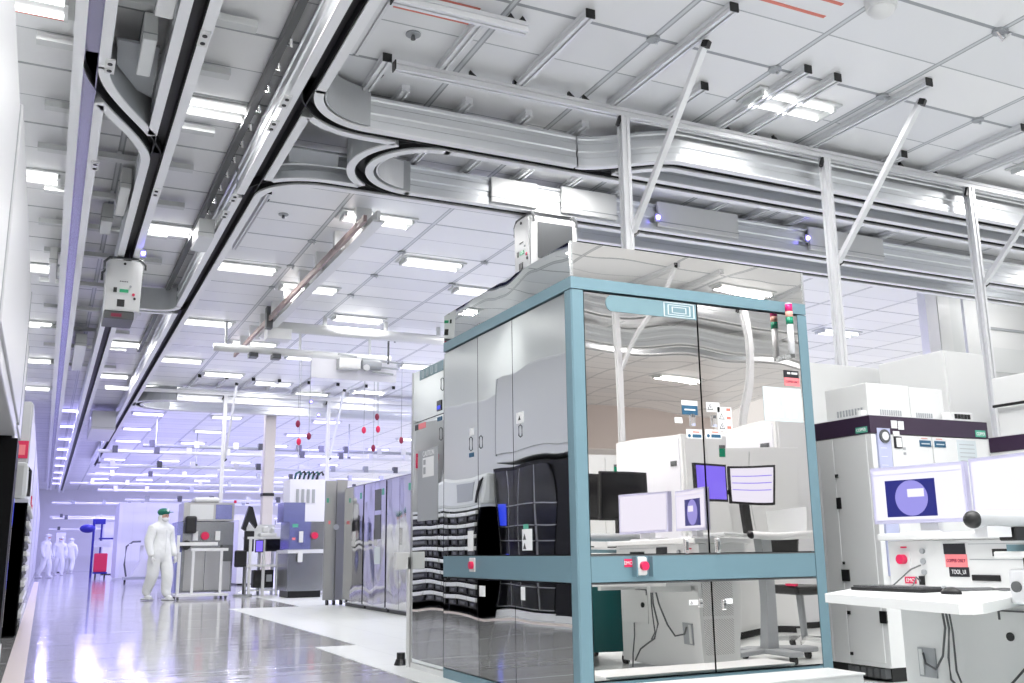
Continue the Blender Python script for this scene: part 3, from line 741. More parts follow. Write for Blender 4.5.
# front band: stop button with guard and label
p = B('stop_button', 'white', fb, 3.083, 3.148, Y0 - .03, Y0 - .002, .752, .857, bev=.012)
MB().cyl((3.118, Y0 - .055, .806), (3.118, Y0 - .03, .806), .025, n=18).done('red_knob', 'red', p)
MB().box(3.06, 3.068, Y0 - .05, Y0 - .002, .745, .86).done('guard', 'teal', p); MB().box(3.17, 3.178, Y0 - .05, Y0 - .002, .745, .86).done('guard', 'teal', p)
p = B('label_plate', 'red', fb, 3.008, 3.060, Y0 - .005, Y0 - .002, .800, .845)
lettering('EMO', (3.034, Y0 - .0055, .822), .028, 'paper', p)
# stickers on the front panes
def lab_f(x0, x1, z0, z1, m, name='sticker', d=.0045):
    return B(name, m, t, x0, x1, Y0 - d, Y0 - .002, z0, z1)
lab_f(3.456, 3.573, 1.757, 1.787, 'paper'); s = lab_f(3.458, 3.573, 1.700, 1.757, 'blab')
B('print_line', 'paper', s, 3.475, 3.555, Y0 - .0055, Y0 - .0045, 1.726, 1.735)
lab_f(3.40, 3.455, 1.645, 1.680, 'paper'); lab_f(3.64, 3.74, 1.725, 1.785, 'paper'); lab_f(3.722, 3.83, 1.612, 1.76, 'paper')
for (x0, x1, z0) in ((3.482, 3.597, 1.555), (3.623, 3.741, 1.560)):
    lab_f(x0, x1, z0, z0 + .056, 'paper'); lab_f(x0 + .042, x1 - .006, z0 + .006, z0 + .026, 'blab', d=.0055)
    MB().cyl((x0 + .02, Y0 - .0055, z0 + .016), (x0 + .02, Y0 - .004, z0 + .016), .011, n=14).done('sticker', 'blab', t)
    lab_f(x0 + .046, x1 - .02, z0 + .036, z0 + .044, 'rstripe', d=.0055)
def tri_f(x, z, s):
    MB().prism([(x - s, z), (x + s, z), (x, z + 1.75 * s)], 'y', Y0 - .0062, Y0 - .0046).done('warning_triangle', 'blackl', t)
    MB().prism([(x - s * .68, z + s * .2), (x + s * .68, z + s * .2), (x, z + 1.4 * s)], 'y', Y0 - .0070, Y0 - .0064).done('warning_triangle', 'paper', t)
    MB().box(x - .002, x + .002, Y0 - .0078, Y0 - .0072, z + s * .4, z + s * 1.0).done('warning_mark', 'blackl', t)
tri_f(3.668, 1.738, .022); tri_f(3.752, 1.682, .022); tri_f(3.752, 1.622, .022)
for z in (1.752, 1.70, 1.64): lab_f(3.79, 3.822, z - .016, z + .002, 'rstripe', d=.0052)
for x in (3.53, 3.69):
    h = B('latch', 'chrome', t, x - .017, x + .017, Y0 - .014, Y0 - .002, 1.63, 1.705, bev=.006)
    B('latch_slot', 'dgrey', h, x - .010, x + .012, Y0 - .017, Y0 - .014, 1.685, 1.703)
    B('latch_foot', 'purplestrip', h, x - .013, x + .013, Y0 - .017, Y0 - .014, 1.633, 1.645)
for x, z0, z1 in ((3.44, .87, .96), (3.668, .87, .96), (3.52, .56, .61), (3.69, .54, .60)):
    h = B('latch', 'chrome', t, x - .014, x + .014, Y0 - .014, Y0 - .002, z0, z1, bev=.006)
    B('latch_slot', 'dgrey', h, x - .008, x + .008, Y0 - .017, Y0 - .014, z0 + .02, z1 - .02)
lab_f(3.44, 3.505, .575, .605, 'paper'); lab_f(3.70, 3.755, .575, .605, 'paper')
tri_f(3.458, .580, .011)
ps = lab_f(4.09, 4.405, 1.690, 1.912, 'bpaper', 'notice_sheet')
e = MB()
for i in range(4): e.box(4.16 + .055 * i, 4.19 + .055 * i, Y0 - .0052, Y0 - .0046, 1.715, 1.765)
e.box(4.235, 4.252, Y0 - .0052, Y0 - .0046, 1.80, 1.86); e.done('faint_print', 'alup', ps)
s = lab_f(4.272, 4.396, 1.982, 2.030, 'blackl'); B('print_line', 'paper', s, 4.300, 4.325, Y0 - .0055, Y0 - .0045, 2.005, 2.018); B('print_line', 'paper', s, 4.335, 4.385, Y0 - .0055, Y0 - .0045, 2.005, 2.018)
s = lab_f(4.274, 4.400, 1.928, 1.982, 'pinkl'); lettering('COPPER ONLY', (4.337, Y0 - .005, 1.955), .020, 'burg', s, w=.108)
e = MB(); pts = []
for k in range(9): a = PI / 2 + PI * k / 8; pts.append((2.985 + .045 * math.cos(a) * 1.0, 2.352 + .050 * math.sin(a)))
e.prism(pts + [(3.60, 2.302), (3.60, 2.402)], 'y', Y0 - .006, Y0 - .002); tp = e.done('emblem_plate', 'tealplate', t)
for k, (a, b) in enumerate(((.115, .046), (.085, .033), (.055, .02))):
    e = MB(); cx, cz = 3.47, 2.352
    for (x0, x1, z0, z1) in ((cx - a, cx + a, cz + b - .004, cz + b), (cx - a, cx + a, cz - b, cz - b + .004), (cx - a, cx - a + .008, cz - b, cz + b), (cx + a - .008, cx + a, cz - b, cz + b)):
        e.box(x0, x1, Y0 - .0075, Y0 - .0062, z0, z1)
    e.done('emblem_line', 'bpaper', tp)
# signal tower
lt = thing('signal_tower', 'slim signal tower with red, salmon and green lenses in front of the polished cabinet', 'signal tower', (4.288, 4.79, 2.1))
MB().cyl((4.288, 4.79, 2.125), (4.288, 4.79, 2.33), .021, n=16).done('pole', 'alup', lt, True)
for a, b, m in ((2.405, 2.455, 'magenta'), (2.368, 2.405, 'amber'), (2.322, 2.368, 'green')):
    MB().cyl((4.288, 4.79, a), (4.288, 4.79, b), .024, n=18).done('lens', m, lt, True)
MB().cyl((4.288, 4.79, 2.455), (4.288, 4.79, 2.462), .022, n=18).done('cap', 'white', lt)
B('bracket', 'clear', lt, 4.268, 4.308, 4.785, 4.863, 2.10, 2.125)

# ------------------------------------------------------------------ narrower polished module behind the cabinet
t = thing('tool_module', 'lower polished grey module standing against the left side of the large cabinet', 'tool module', (3.5, 7.3, 0))
XA = 2.712
B('core', 'grey', t, XA + .03, 4.4, 6.94, 7.66, .03, 2.365)
B('upper_door', 'mirrorl', t, XA, XA + .03, 6.94, 7.64, 1.948, 2.372)
ld = B('lower_door', 'mirrorl', t, XA, XA + .03, 6.94, 7.64, .05, 1.940)
B('edge_trim', 'steel', t, XA - .004, XA + .03, 7.64, 7.672, .0, 2.378)
B('base_strip', 'white', t, XA - .004, XA + .03, 6.93, 7.64, .0, .045)
pp = B('name_plate', 'tealplate', t, XA - .004, XA, 6.96, 7.48, 2.285, 2.366)
for k in range(4):
    y = 7.40 - k * .10
    e = MB(); e.box(XA - .0055, XA - .0042, y - .02, y - .012, 2.295, 2.355); e.box(XA - .0055, XA - .0042, y + .012, y + .02, 2.295, 2.355); e.box(XA - .0055, XA - .0042, y - .02, y + .02, 2.295, 2.303)
    e.done('plate_letter', 'bpaper', pp)
B('display', 'gblack', t, XA - .006, XA, 6.985, 7.08, 1.975, 2.055); B('display_glow', 'scr_blue', t, XA - .008, XA - .006, 7.0, 7.065, 1.985, 2.015)
B('sticker', 'blackl', t, XA - .004, XA, 7.50, 7.585, 1.88, 1.925); B('sticker', 'pinkl', t, XA - .004, XA, 7.345, 7.50, 1.88, 1.925)
B('sticker', 'blab', t, XA - .004, XA, 6.98, 7.07, 1.895, 1.925)
MB().tube([(XA, 6.97, 2.125), (XA - .012, 6.97, 2.135), (XA - .012, 6.97, 2.215), (XA, 6.97, 2.225)], .004, 6).done('door_handle', 'dgrey', t)
MB().tube([(XA, 7.0, 1.74), (XA - .012, 7.0, 1.75), (XA - .012, 7.0, 1.83), (XA, 7.0, 1.84)], .004, 6).done('door_handle', 'dgrey', t)
wp = B('warning_panel', 'grey', ld, XA - .004, XA, 7.06, 7.505, 1.14, 1.702)
lettering('CAUTION', (XA - .006, 7.26, 1.665), .06, 'paper', wp, 'left', w=.25)
B('warning_sheet', 'paper', wp, XA - .006, XA - .004, 7.14, 7.39, 1.48, 1.635)
MB().box(XA - .0075, XA - .006, 7.32, 7.37, 1.505, 1.56).box(XA - .0075, XA - .006, 7.32, 7.37, 1.58, 1.62).done('warning_picture', 'grey', wp)
MB().tube([(3.0, 7.3, 2.365), (3.0, 7.3, 2.44), (3.02, 7.26, 2.47), (3.05, 7.15, 2.44), (3.1, 7.0, 2.40)], .012, 8).done('top_cable', 'black', t)
B('side_rail', 'white', t, XA - .02, XA + .02, 7.675, 7.71, .0, .86)
B('side_box', 'white', t, XA - .12, XA + .0, 7.675, 7.75, .76, .90, bev=.005)
t = thing('door_stop', 'small black rubber door stop on the white floor left of the polished module', 'door stop', (2.70, 7.85, 0))
MB().cyl((2.70, 7.85, 0), (2.70, 7.85, .05), .06, .04, n=12).done('foot', 'black', t)
MB().cyl((2.70, 7.85, .05), (2.70, 7.85, .10), .035, n=12).done('stem', 'black', t)
t = thing('air_sensor', 'black round sensor on the floor at the cabinet side', 'sensor', (2.69, 5.75, 0))
MB().cyl((2.66, 5.75, .02), (2.66, 5.75, .045), .05, n=20).done('ring', 'black', t)
MB().cyl((2.66, 5.75, .0), (2.66, 5.75, .02), .04, n=16).done('base', 'chrome', t)

# step platform in front of the cabinet
t = thing('step_platform', 'low white step platform in front of the polished cabinet', 'platform', (3.7, 4.55, 0))
MB().box(2.95, 4.325, 4.42, 4.72, .178, .19, bev=.004).done('top', 'white', t)
B('front_board', 'white2', t, 2.98, 4.315, 4.43, 4.445, .02, .178)
B('side_board', 'white2', t, 4.30, 4.315, 4.445, 4.71, .02, .178)
B('side_board', 'white2', t, 2.98, 2.995, 4.445, 4.71, .02, .178)
for x in (3.05, 3.6, 4.25): MB().cyl((x, 4.5, 0), (x, 4.5, .04), .03, n=12).done('foot', 'black', t)

# ------------------------------------------------------------------ tool with dark purple band
def banded_tool(x0, x1, y0, y1, zb0, zb1, label):
    t = thing('process_tool', label, 'process tool', ((x0 + x1) / 2, (y0 + y1) / 2, 0))
    B('body', 'white', t, x0 + .004, x1, y0 + .02, y1, .10, zb0)
    bd = B('band', 'purple', t, x0 - .003, x1 + .003, y0 - .003, y1, zb0, zb1, bev=.003)
    B('roof', 'white2', t, x0 + .02, x1 - .02, y0 + .02, y1 - .02, zb1, zb1 + .008)
    B('plinth', 'black', t, x0 + .06, x1 - .05, y0 + .06, y1 - .05, 0, .10)
    return t, bd
t, bd = banded_tool(5.166, 6.343, 5.04, 6.45, 1.675, 1.80, 'white process tool with a dark purple top band, right of the polished cabinet')
tool1 = t
XT, YT = 5.166, 5.04
fd = B('front_door', 'white', t, XT + .19, 5.750, YT, YT + .02, .12, 1.668); fd2 = B('front_door', 'white', t, 5.760, 6.335, YT, YT + .02, .12, 1.668)
B('corner_post', 'white', t, XT + .0, XT + .045, YT, YT + .03, .11, 1.668)
st = B('indicator_strip', 'purplestrip', t, 5.222, 5.345, YT - .006, YT + .02, .7, 1.712)
MB().cyl((5.285, YT - .016, 1.655), (5.285, YT - .006, 1.655), .048, n=24).done('dial_ring', 'dgrey', st)
MB().cyl((5.285, YT - .02, 1.655), (5.285, YT - .016, 1.655), .030, n=24).done('dial_face', 'white', st)
for z in [1.57 - .06 * i for i in range(6)]: B('strip_line', 'lavtone', st, 5.24, 5.30, YT - .008, YT - .006, z, z + .004)
B('sticker', 'pinkl', st, 5.285, 5.34, YT - .009, YT - .006, 1.40, 1.42)
for (x0, x1, z0, z1) in ((5.362, 5.415, 1.715, 1.77), (5.428, 5.48, 1.708, 1.768), (5.372, 5.43, 1.66, 1.695)): B('tag', 'paper', t, x0, x1, YT - .01, YT - .004, z0, z1)
tg = B('tag', 'blackl', t, 5.378, 5.45, YT - .008, YT - .001, 1.575, 1.655); B('tag_face', 'paper', tg, 5.395, 5.444, YT - .010, YT - .008, 1.583, 1.648)
for x0, x1 in ((5.628, 5.738), (5.776, 5.886)):
    q = B('sticker', 'blab', t, x0, x1, YT - .004, YT, 1.595, 1.640); B('print_line', 'bpaper', q, x0 + .015, x1 - .015, YT - .005, YT - .004, 1.612, 1.620)
    B('sticker', 'rstripe', t, x0 + .02, x1 - .03, YT - .003, YT, 1.652, 1.656)
q = B('green_label', 'greenl', bd, 6.208, 6.312, YT - .008, YT - .003, 1.685, 1.735); lettering('COPPER', (6.26, YT - .009, 1.708), .034, 'paper', q, w=.088)
q = B('green_label', 'greenl', bd, XT - .008, XT - .003, 5.065, 5.172, 1.682, 1.724); lettering('COPPER', (XT - .009, 5.118, 1.703), .032, 'paper', q, 'left', w=.09)
q = B('notice_sheet', 'bpaper', fd2, 6.005, 6.20, YT - .004, YT, 1.47, 1.655)
e = MB()
for i in range(5): e.box(6.025, 6.18, YT - .005, YT - .0042, 1.50 + .03 * i, 1.505 + .03 * i)
e.done('faint_print', 'grey', q)
for z0 in (1.565, 1.53): B('sticker', 'grey', fd, 5.462, 5.485, YT - .003, YT, z0, z0 + .018)
# left face of the tool: recessed panels and small latches
B('side_panel', 'white', t, XT, XT + .02, 5.09, 5.405, .13, 1.668, bev=.003)
B('side_panel', 'white', t, XT, XT + .02, 5.415, 5.56, .10, 1.668, bev=.003)
B('side_panel', 'white', t, XT, XT + .02, 5.57, 6.44, .10, 1.668, bev=.003)
for (y, z, a, b) in ((5.395, 1.40, .012, .012), (5.395, 1.205, .02, .04), (5.395, .785, .008, .01), (5.385, .70, .035, .04), (5.385, .445, .012, .012), (5.39, .17, .01, .01), (5.07, .43, .03, .04)):
    B('latch', 'black', t, XT - .010, XT + .002, y - a, y + a, z - b, z + b)
for k in range(6): B('vent_hose', 'dgrey', t, XT - .0, XT + .05, 5.1 + .06 * k, 5.14 + .06 * k, .03, .09)
MB().tube([(5.3, 5.12, 1.81), (5.28, 5.3, 1.812), (5.35, 5.5, 1.812)], .006, 6).done('top_cable', 'black', t)
MB().cyl((5.28, 5.22, 1.808), (5.28, 5.22, 1.86), .035, n=14).done('cap', 'white', t)
# boxes on the tool
def toolbox(x0, x1, y0, y1, z0, z1, label, m='white'):
    b = thing('power_box', label, 'box', ((x0 + x1) / 2, (y0 + y1) / 2, z0), 'white boxes on top of the tools')
    MB().box(x0, x1, y0, y1, z0, z1, bev=.006).done('case', m, b)
    return b
b = toolbox(5.325, 5.748, 5.2, 5.62, 1.809, 2.068, 'white ventilated box on the purple banded tool, left one')
e = MB()
for i in range(10): e.box(5.44 + .022 * i, 5.452 + .022 * i, 5.196, 5.2, 1.835, 1.875)
e.done('vent', 'grey', b); e = MB()
for i in range(9): e.box(5.319, 5.325, 5.25 + .03 * i, 5.265 + .03 * i, 1.845, 1.89)
e.done('vent', 'grey', b)
b = toolbox(5.754, 6.10, 5.2, 5.62, 1.809, 2.060, 'white ventilated box on the purple banded tool, right one')
e = MB()
for i in range(8): e.box(5.80 + .022 * i, 5.812 + .022 * i, 5.196, 5.2, 1.83, 1.868)
e.done('vent', 'grey', b)
b = toolbox(6.04, 6.28, 5.1, 5.18, 1.809, 1.875, 'small white socket strip on the purple banded tool')
for i in range(5): B('socket', 'black', b, 6.085 + .034 * i, 6.11 + .034 * i, 5.094, 5.10, 1.825, 1.86)
def on_floor_box(x0, x1, y0, y1, z1, label, m='white', name='equipment_tower', cat='equipment tower'):
    b = thing(name, label, cat, ((x0 + x1) / 2, (y0 + y1) / 2, 0))
    MB().box(x0, x1, y0, y1, .05, z1, bev=.008).done('case', m, b)
    MB().box(x0 + .03, x1 - .03, y0 + .03, y1 - .03, 0, .05).done('plinth', 'black', b)
    MB().box(x0 + .02, x1 - .02, y0 - .006, y0, .1, z1 - .03).done('front_panel', m, b)
    return b
b = on_floor_box(6.62, 7.11, 5.6, 6.3, 2.485, 'tall white equipment tower behind the purple banded tool')
b = on_floor_box(4.62, 7.76, 6.54, 6.90, 2.51, 'wide white back cabinet behind the purple banded tool')
B('recess', 'dgrey', b, 7.00, 7.11, 6.53, 6.535, 2.37, 2.46); B('recess_face', 'grey', b, 7.03, 7.11, 6.527, 6.531, 2.37, 2.45)
B('recess', 'grey', b, 7.36, 7.52, 6.53, 6.535, 2.22, 2.44)
MB().tube([(7.30, 6.5, 2.30), (7.36, 6.48, 2.30), (7.42, 6.48, 2.24), (7.46, 6.5, 2.18)], .012, 8).done('cable', 'black', b)
MB().tube([(7.46, 6.5, 2.2), (7.47, 6.48, 2.32), (7.51, 6.48, 2.33), (7.52, 6.5, 2.2)], .010, 8).done('cable', 'dgrey', b)
MB().bar((5.0, 6.5, 2.17), (5.7, 6.5, 2.16), .02).done('rail', 'black', b)
MB().tube([(5.15, 6.5, 2.50), (5.05, 6.49, 2.3), (5.1, 6.48, 2.1), (5.3, 6.3, 1.85)], .004, 6).done('pink_wire', 'pinkl', b)
t, bd = banded_tool(6.60, 7.9, 3.3, 5.24, 1.597, 1.712, 'white process tool with a purple band, at the right edge of the picture')
B('side_panel', 'white', t, 6.596, 6.61, 3.34, 5.2, .12, 1.585)
b = thing('power_box', 'upper white box on the right edge tool', 'box', (7, 4.6, 1.72), 'white boxes on top of the tools')
MB().box(6.66, 7.7, 3.6, 5.20, 1.96, 2.18, bev=.008).done('case', 'white', b)
MB().box(6.655, 6.66, 4.4, 4.41, 1.97, 2.17).done('seam', 'grey', b)
b = thing('power_box', 'lower white box with clear front on the right edge tool', 'box', (7, 4.6, 1.72), 'white boxes on top of the tools')
MB().box(6.66, 7.7, 3.6, 5.18, 1.72, 1.95, bev=.008).done('case', 'white', b)
MB().bar((6.62, 5.18, 1.952), (6.62, 4.2, 1.952), .02).done('black_rod', 'black', b)
MB().box(6.650, 6.662, 4.3, 4.9, 1.74, 1.93).done('clear_front', 'bpaper', b)

# white wall and pillars beyond the rails on the right
struct(B('wall_right', 'white', None, 13.0, 18, 10.5, 10.7, 0, CZ))
struct(B('trim_2', 'grey', None, 13.35, 16, 10.48, 10.5, 4.30, 4.34))
struct(B('trim_3', 'white2', None, 13.35, 16, 10.46, 10.5, 3.6, 4.0))
for i, (x0, x1, m) in enumerate(((12.10, 12.34, 'lavtone'), (12.36, 12.62, 'white'), (12.62, 12.88, 'white2'))):
    t = thing('wall_pillar', 'pale square pillar beyond the rails at the right, ' + ('lavender one', 'white one', 'grey one')[i], 'pillar', (x0, 10.5, 0), 'pillars beyond the right hand rails')
    B('shaft', m, t, x0, x1, 10.45, 10.6, 0, CZ)
    B('base', 'grey', t, x0 - .02, x1 + .0, 10.44, 10.6, 0, .1)

# ------------------------------------------------------------------ operator console, desk, monitors
t = thing('operator_console', 'white operator console with stop button and labels, right foreground', 'console', (4.35, 3.5, 0))
XK = 4.15
B('upper_case', 'white', t, XK, 4.56, 2.95, 4.0, .68, .926, bev=.004)
B('shelf', 'white', t, XK - .05, 4.60, 2.90, 4.02, .928, .965, bev=.006)
B('pedestal', 'white', t, XK + .01, 4.50, 2.98, 3.96, .06, .68)
B('base_foot', 'grey', t, XK - .12, 4.52, 3.25, 3.9, .0, .06, bev=.01)
B('perforated_panel', 'grille', t, 4.19, 4.44, 3.96, 3.966, .44, .66); B('perforated_panel', 'grille', t, 4.19, 4.44, 3.96, 3.966, .18, .42)
p = B('stop_button', 'white', t, XK - .008, XK, 3.85, 3.93, .78, .87); MB().cyl((XK - .04, 3.89, .83), (XK - .008, 3.89, .83), .025, n=18).done('red_knob', 'red', p)
B('sticker', 'red', t, XK - .003, XK, 3.87, 3.91, .888, .896)
p = B('label_plate', 'red', t, XK - .003, XK, 3.825, 3.90, .705, .74); lettering('EMO', (XK - .004, 3.862, .722), .028, 'paper', p, 'left', w=.055)
for z in (.872, .82, .765): MB().cyl((XK - .012, 3.765, z), (XK, 3.765, z), .014, n=14).done('key_switch', 'grey', t)
B('usb_port', 'black', t, XK - .01, XK, 3.77, 3.80, .70, .745)
q = B('label', 'blackl', t, XK - .004, XK, 3.50, 3.63, .855, .908); q = B('label', 'pinkl', t, XK - .004, XK, 3.495, 3.625, .792, .855)
lettering('COPPER ONLY', (XK - .005, 3.56, .823), .024, 'burg', q, 'left', w=.112)
q = B('label', 'blackl', t, XK - .004, XK, 3.49, 3.608, .745, .792); lettering('TOOL_UI', (XK - .005, 3.549, .768), .030, 'paper', q, 'left', w=.085)
B('drawer_line', 'grey', t, XK - .002, XK, 3.0, 3.48, .828, .832); B('drawer_line', 'grey', t, XK - .002, XK, 3.0, 3.48, .903, .906); B('drawer_line', 'grey', t, XK - .002, XK, 3.0, 4.0, .690, .694)
B('slot', 'black', t, XK - .004, XK, 3.15, 3.345, .845, .88)
MB().box(XK - .008, XK, 3.315, 3.475, .728, .757, bev=.003).done('disc_slot', 'black', t)
p = B('outlet_recess', 'grey', t, XK + .002, XK + .011, 3.755, 3.865, .24, .385); B('outlet', 'white2', p, XK - .004, XK + .003, 3.83, 3.855, .25, .375)
B('lower_door', 'white', t, XK + .002, XK + .01, 3.02, 3.36, .34, .60); MB().cyl((XK - .006, 3.30, .475), (XK + .004, 3.30, .475), .02, n=14).done('lock', 'black', t)
MB().box(XK - .002, XK + .01, 3.20, 3.355, .588, .596).box(XK - .002, XK + .01, 3.345, 3.355, .55, .59).done('door_edge', 'dgrey', t)
e = MB()
e.tube([(4.05, 3.60, .66), (4.08, 3.61, .5), (4.10, 3.66, .36), (4.11, 3.72, .29), (4.13, 3.80, .31), (4.14, 3.82, .36)], .006, 6)
e.tube([(4.05, 3.58, .66), (4.06, 3.57, .5), (4.07, 3.60, .36), (4.05, 3.58, .26), (4.02, 3.45, .18), (4.0, 3.4, .1)], .006, 6)
e.tube([(4.05, 3.56, .66), (4.06, 3.55, .48), (4.07, 3.56, .30), (4.06, 3.53, .25)], .005, 6)
e.tube([(4.12, 3.22, .34), (4.08, 3.28, .26), (4.02, 3.34, .14), (4.0, 3.36, .05)], .006, 6)
e.done('hanging_cables', 'dgrey', t)
e = MB()
e.tube([(4.14, 3.78, .80), (4.09, 3.80, .78), (4.02, 3.86, .70), (3.96, 3.90, .692)], .004, 6)
e.tube([(4.14, 3.79, .72), (4.10, 3.78, .74), (4.05, 3.76, .70), (3.86, 3.62, .694)], .004, 6)
e.tube([(3.78, 3.30, .695), (3.95, 3.32, .694), (4.08, 3.25, .697), (4.12, 3.05, .694)], .006, 6)
e.tube([(3.95, 3.5, .694), (4.05, 3.3, .70), (4.0, 3.2, .695), (4.10, 3.1, .70)], .005, 6)
e.done('desk_cables', 'dgrey', t)
d = thing('desk_shelf', 'white angled desk top in front of the console', 'desk', (3.7, 3.3, .66))
MB().prism([(3.33, 3.62), (3.88, 4.0), (4.148, 4.01), (4.148, 3.10), (3.70, 2.895), (3.22, 2.665), (3.155, 2.655), (3.12, 2.69)], 'z', .645, .685).done('top', 'white', d)
MB().prism([(3.72, 3.35), (4.14, 3.35), (4.14, 3.39), (3.72, 3.39)], 'z', .60, .645).done('bracket', 'white2', d)
MB().prism([(3.82, 3.86), (4.14, 3.86), (4.14, 3.90), (3.82, 3.90)], 'z', .60, .645).done('bracket', 'white2', d)
k = thing('keyboard', 'dark keyboard lying on the white desk top', 'keyboard', (3.76, 3.6, .685))
MB().box(3.69, 3.835, 3.375, 3.825, .686, .702, bev=.004).done('base', 'black', k)
for r in range(5):
    for c in range(15):
        MB().box(3.700 + .026 * r, 3.722 + .026 * r, 3.385 + .029 * c, 3.409 + .029 * c, .702, .710).done('key', 'dgrey', k) if c % 1 == 0 and r * 15 + c < 75 else None
m_ = thing('computer_mouse', 'black mouse beside the keyboard on the white desk top', 'mouse', (3.70, 3.22, .685))
MB().ball((3.70, 3.22, .690), .05, (.62, 1.05, .55), 18).done('shell', 'black', m_, True)
MB().cyl((3.675, 3.24, .716), (3.685, 3.24, .716), .006, n=8).done('wheel', 'grey', m_)
def monitor(a, b, z0, z1, label, frame, depth=.035, kind='wafer', stand=None, flip=1):
    """flat monitor between floor points a and b; the screen faces the left of the direction a->b times flip"""
    a, b = Vector((*a, 0)), Vector((*b, 0)); d = (b - a); L = d.length; d.normalize()
    n = Vector((-d.y, d.x, 0)) * flip
    t = thing('monitor', label, 'monitor', ((a.x + b.x) / 2, (a.y + b.y) / 2, z0))
    def slab(name, m, u0, u1, v0, v1, w0, w1, par=t, disc=False):
        e = MB()
        if disc:
            c = a + d * ((u0 + u1) / 2); rr = (u1 - u0) / 2; zc = (v0 + v1) / 2
            e.cyl((c.x + n.x * w0, c.y + n.y * w0, zc), (c.x + n.x * w1, c.y + n.y * w1, zc), rr, n=40)
        else:
            P = []
            for u, w_ in ((u0, w0), (u1, w0), (u1, w1), (u0, w1)): P.append((a.x + d.x * u + n.x * w_, a.y + d.y * u + n.y * w_))
            e.prism(P, 'z', v0, v1)
        return e.done(name, m, par)
    slab('casing', frame, 0, L, z0, z1, -depth, 0)
    zm = (z1 - z0)
    if kind == 'wafer':
        s = slab('screen', 'scr_white', .016, L - .016, z0 + .018, z1 - .016, 0, .002)
        slab('window_bar', 'scr_bezel', .018, L - .018, z1 - .045, z1 - .040, .002, .0028, s)
        slab('map_window', 'scr_navy', .085, .375, z0 + .035, z1 - .075, .002, .003, s)
        rr = (zm - .118) / 2; zc = z0 + .035 + (zm - .110) / 2
        slab('wafer_map', 'scr_lilac', .235 - rr, .235 + rr, zc - rr, zc + rr, .003, .004, s, True)
        slab('map_box', 'scr_white', .215, .310, zc + .005, zc + .048, .004, .005, s)
    elif kind == 'white': slab('screen', 'scr_white', .016, L - .016, z0 + .018, z1 - .016, 0, .002)
    elif kind == 'violet':
        slab('screen', 'scr_purple', .018, L - .018, z0 + .02, z1 - .018, 0, .002)
    elif kind == 'list':
        s = slab('screen', 'scr_white', .018, L - .018, z0 + .02, z1 - .018, 0, .002)
        for j in range(3): slab('text_line', 'scr_purple', .03, L - .03, z1 - .09 - .06 * j, z1 - .083 - .06 * j, .002, .003, s)
    elif kind == 'off': slab('screen', 'gblack', .018, L - .018, z0 + .02, z1 - .018, 0, .002)
    if stand:
        cu, zs = stand
        slab('neck', 'alup' if frame != 'black' else 'black', cu - .05, cu + .05, zs, z0 + .12, -depth - .05, -depth)
        slab('foot', 'alup' if frame != 'black' else 'black', cu - .10, cu + .10, zs, zs + .012, -depth - .12, .03)
    return t
monitor((4.160, 4.088), (4.273, 3.556), 1.018, 1.325, 'monitor showing a pale round wafer map on deep blue', 'scr_bezel', kind='wafer', stand=(.30, .965), flip=-1)
monitor((4.245, 3.505), (4.175, 2.96), 1.018, 1.330, 'monitor with a blank pale screen, at the right edge', 'scr_bezel', kind='white', stand=(.28, .965), flip=-1)

# cart at the right edge
t = thing('tool_cart', 'dark teal drawer cart with white top at the right edge', 'cart', (4.05, 2.5, 0))
B('cabinet', 'dteal', t, 3.74, 4.36, 2.2, 2.86, .10, .80, bev=.006)
for z in (.62, .46, .30):
    dr = B('drawer', 'dteal', t, 3.728, 3.74, 2.24, 2.82, z, z + .14, bev=.003); B('drawer_handle', 'alup', dr, 3.712, 3.728, 2.62, 2.78, z + .085, z + .105)
MB().box(3.60, 4.42, 2.12, 2.90, .846, .872, bev=.006).done('top', 'white', t)
B('top_frame', 'black', t, 3.70, 4.38, 2.18, 2.84, .80, .846)
B('teal_edge', 'tealplate', t, 3.66, 4.42, 2.5, 2.88, .872, .90)
MB().box(3.62, 3.70, 2.78, 2.86, .66, .80, bev=.012).done('clamp', 'alup', t); MB().cyl((3.61, 2.82, .73), (3.625, 2.82, .73), .022, n=14).done('clamp_knob', 'dgrey', t)
for x in (3.80, 4.30):
    for y in (2.27, 2.79):
        MB().cyl((x - .015, y, .04), (x + .015, y, .04), .04, n=14).done('caster', 'black', t)
        B('caster_fork', 'alup', t, x - .02, x + .02, y - .02, y + .02, .06, .10)
tb = MB().cyl((3.38, 2.80, 1.0), (4.5, 2.72, 1.0), .034, n=20).done('handle_tube', 'curve', t, True)
MB().ball((3.38, 2.80, 1.0), .036, (1, 1, 1), 18).done('tube_end', 'black', t, True)
B('tube_holder', 'alup', t, 3.42, 3.56, 2.77, 2.83, .93, .975); B('tube_clamp', 'black', t, 3.57, 3.80, 2.76, 2.84, .915, .97, bev=.006)
for x in (3.75, 4.3): B('holder_post', 'grey', t, x, x + .04, 2.76, 2.80, .872, .97)

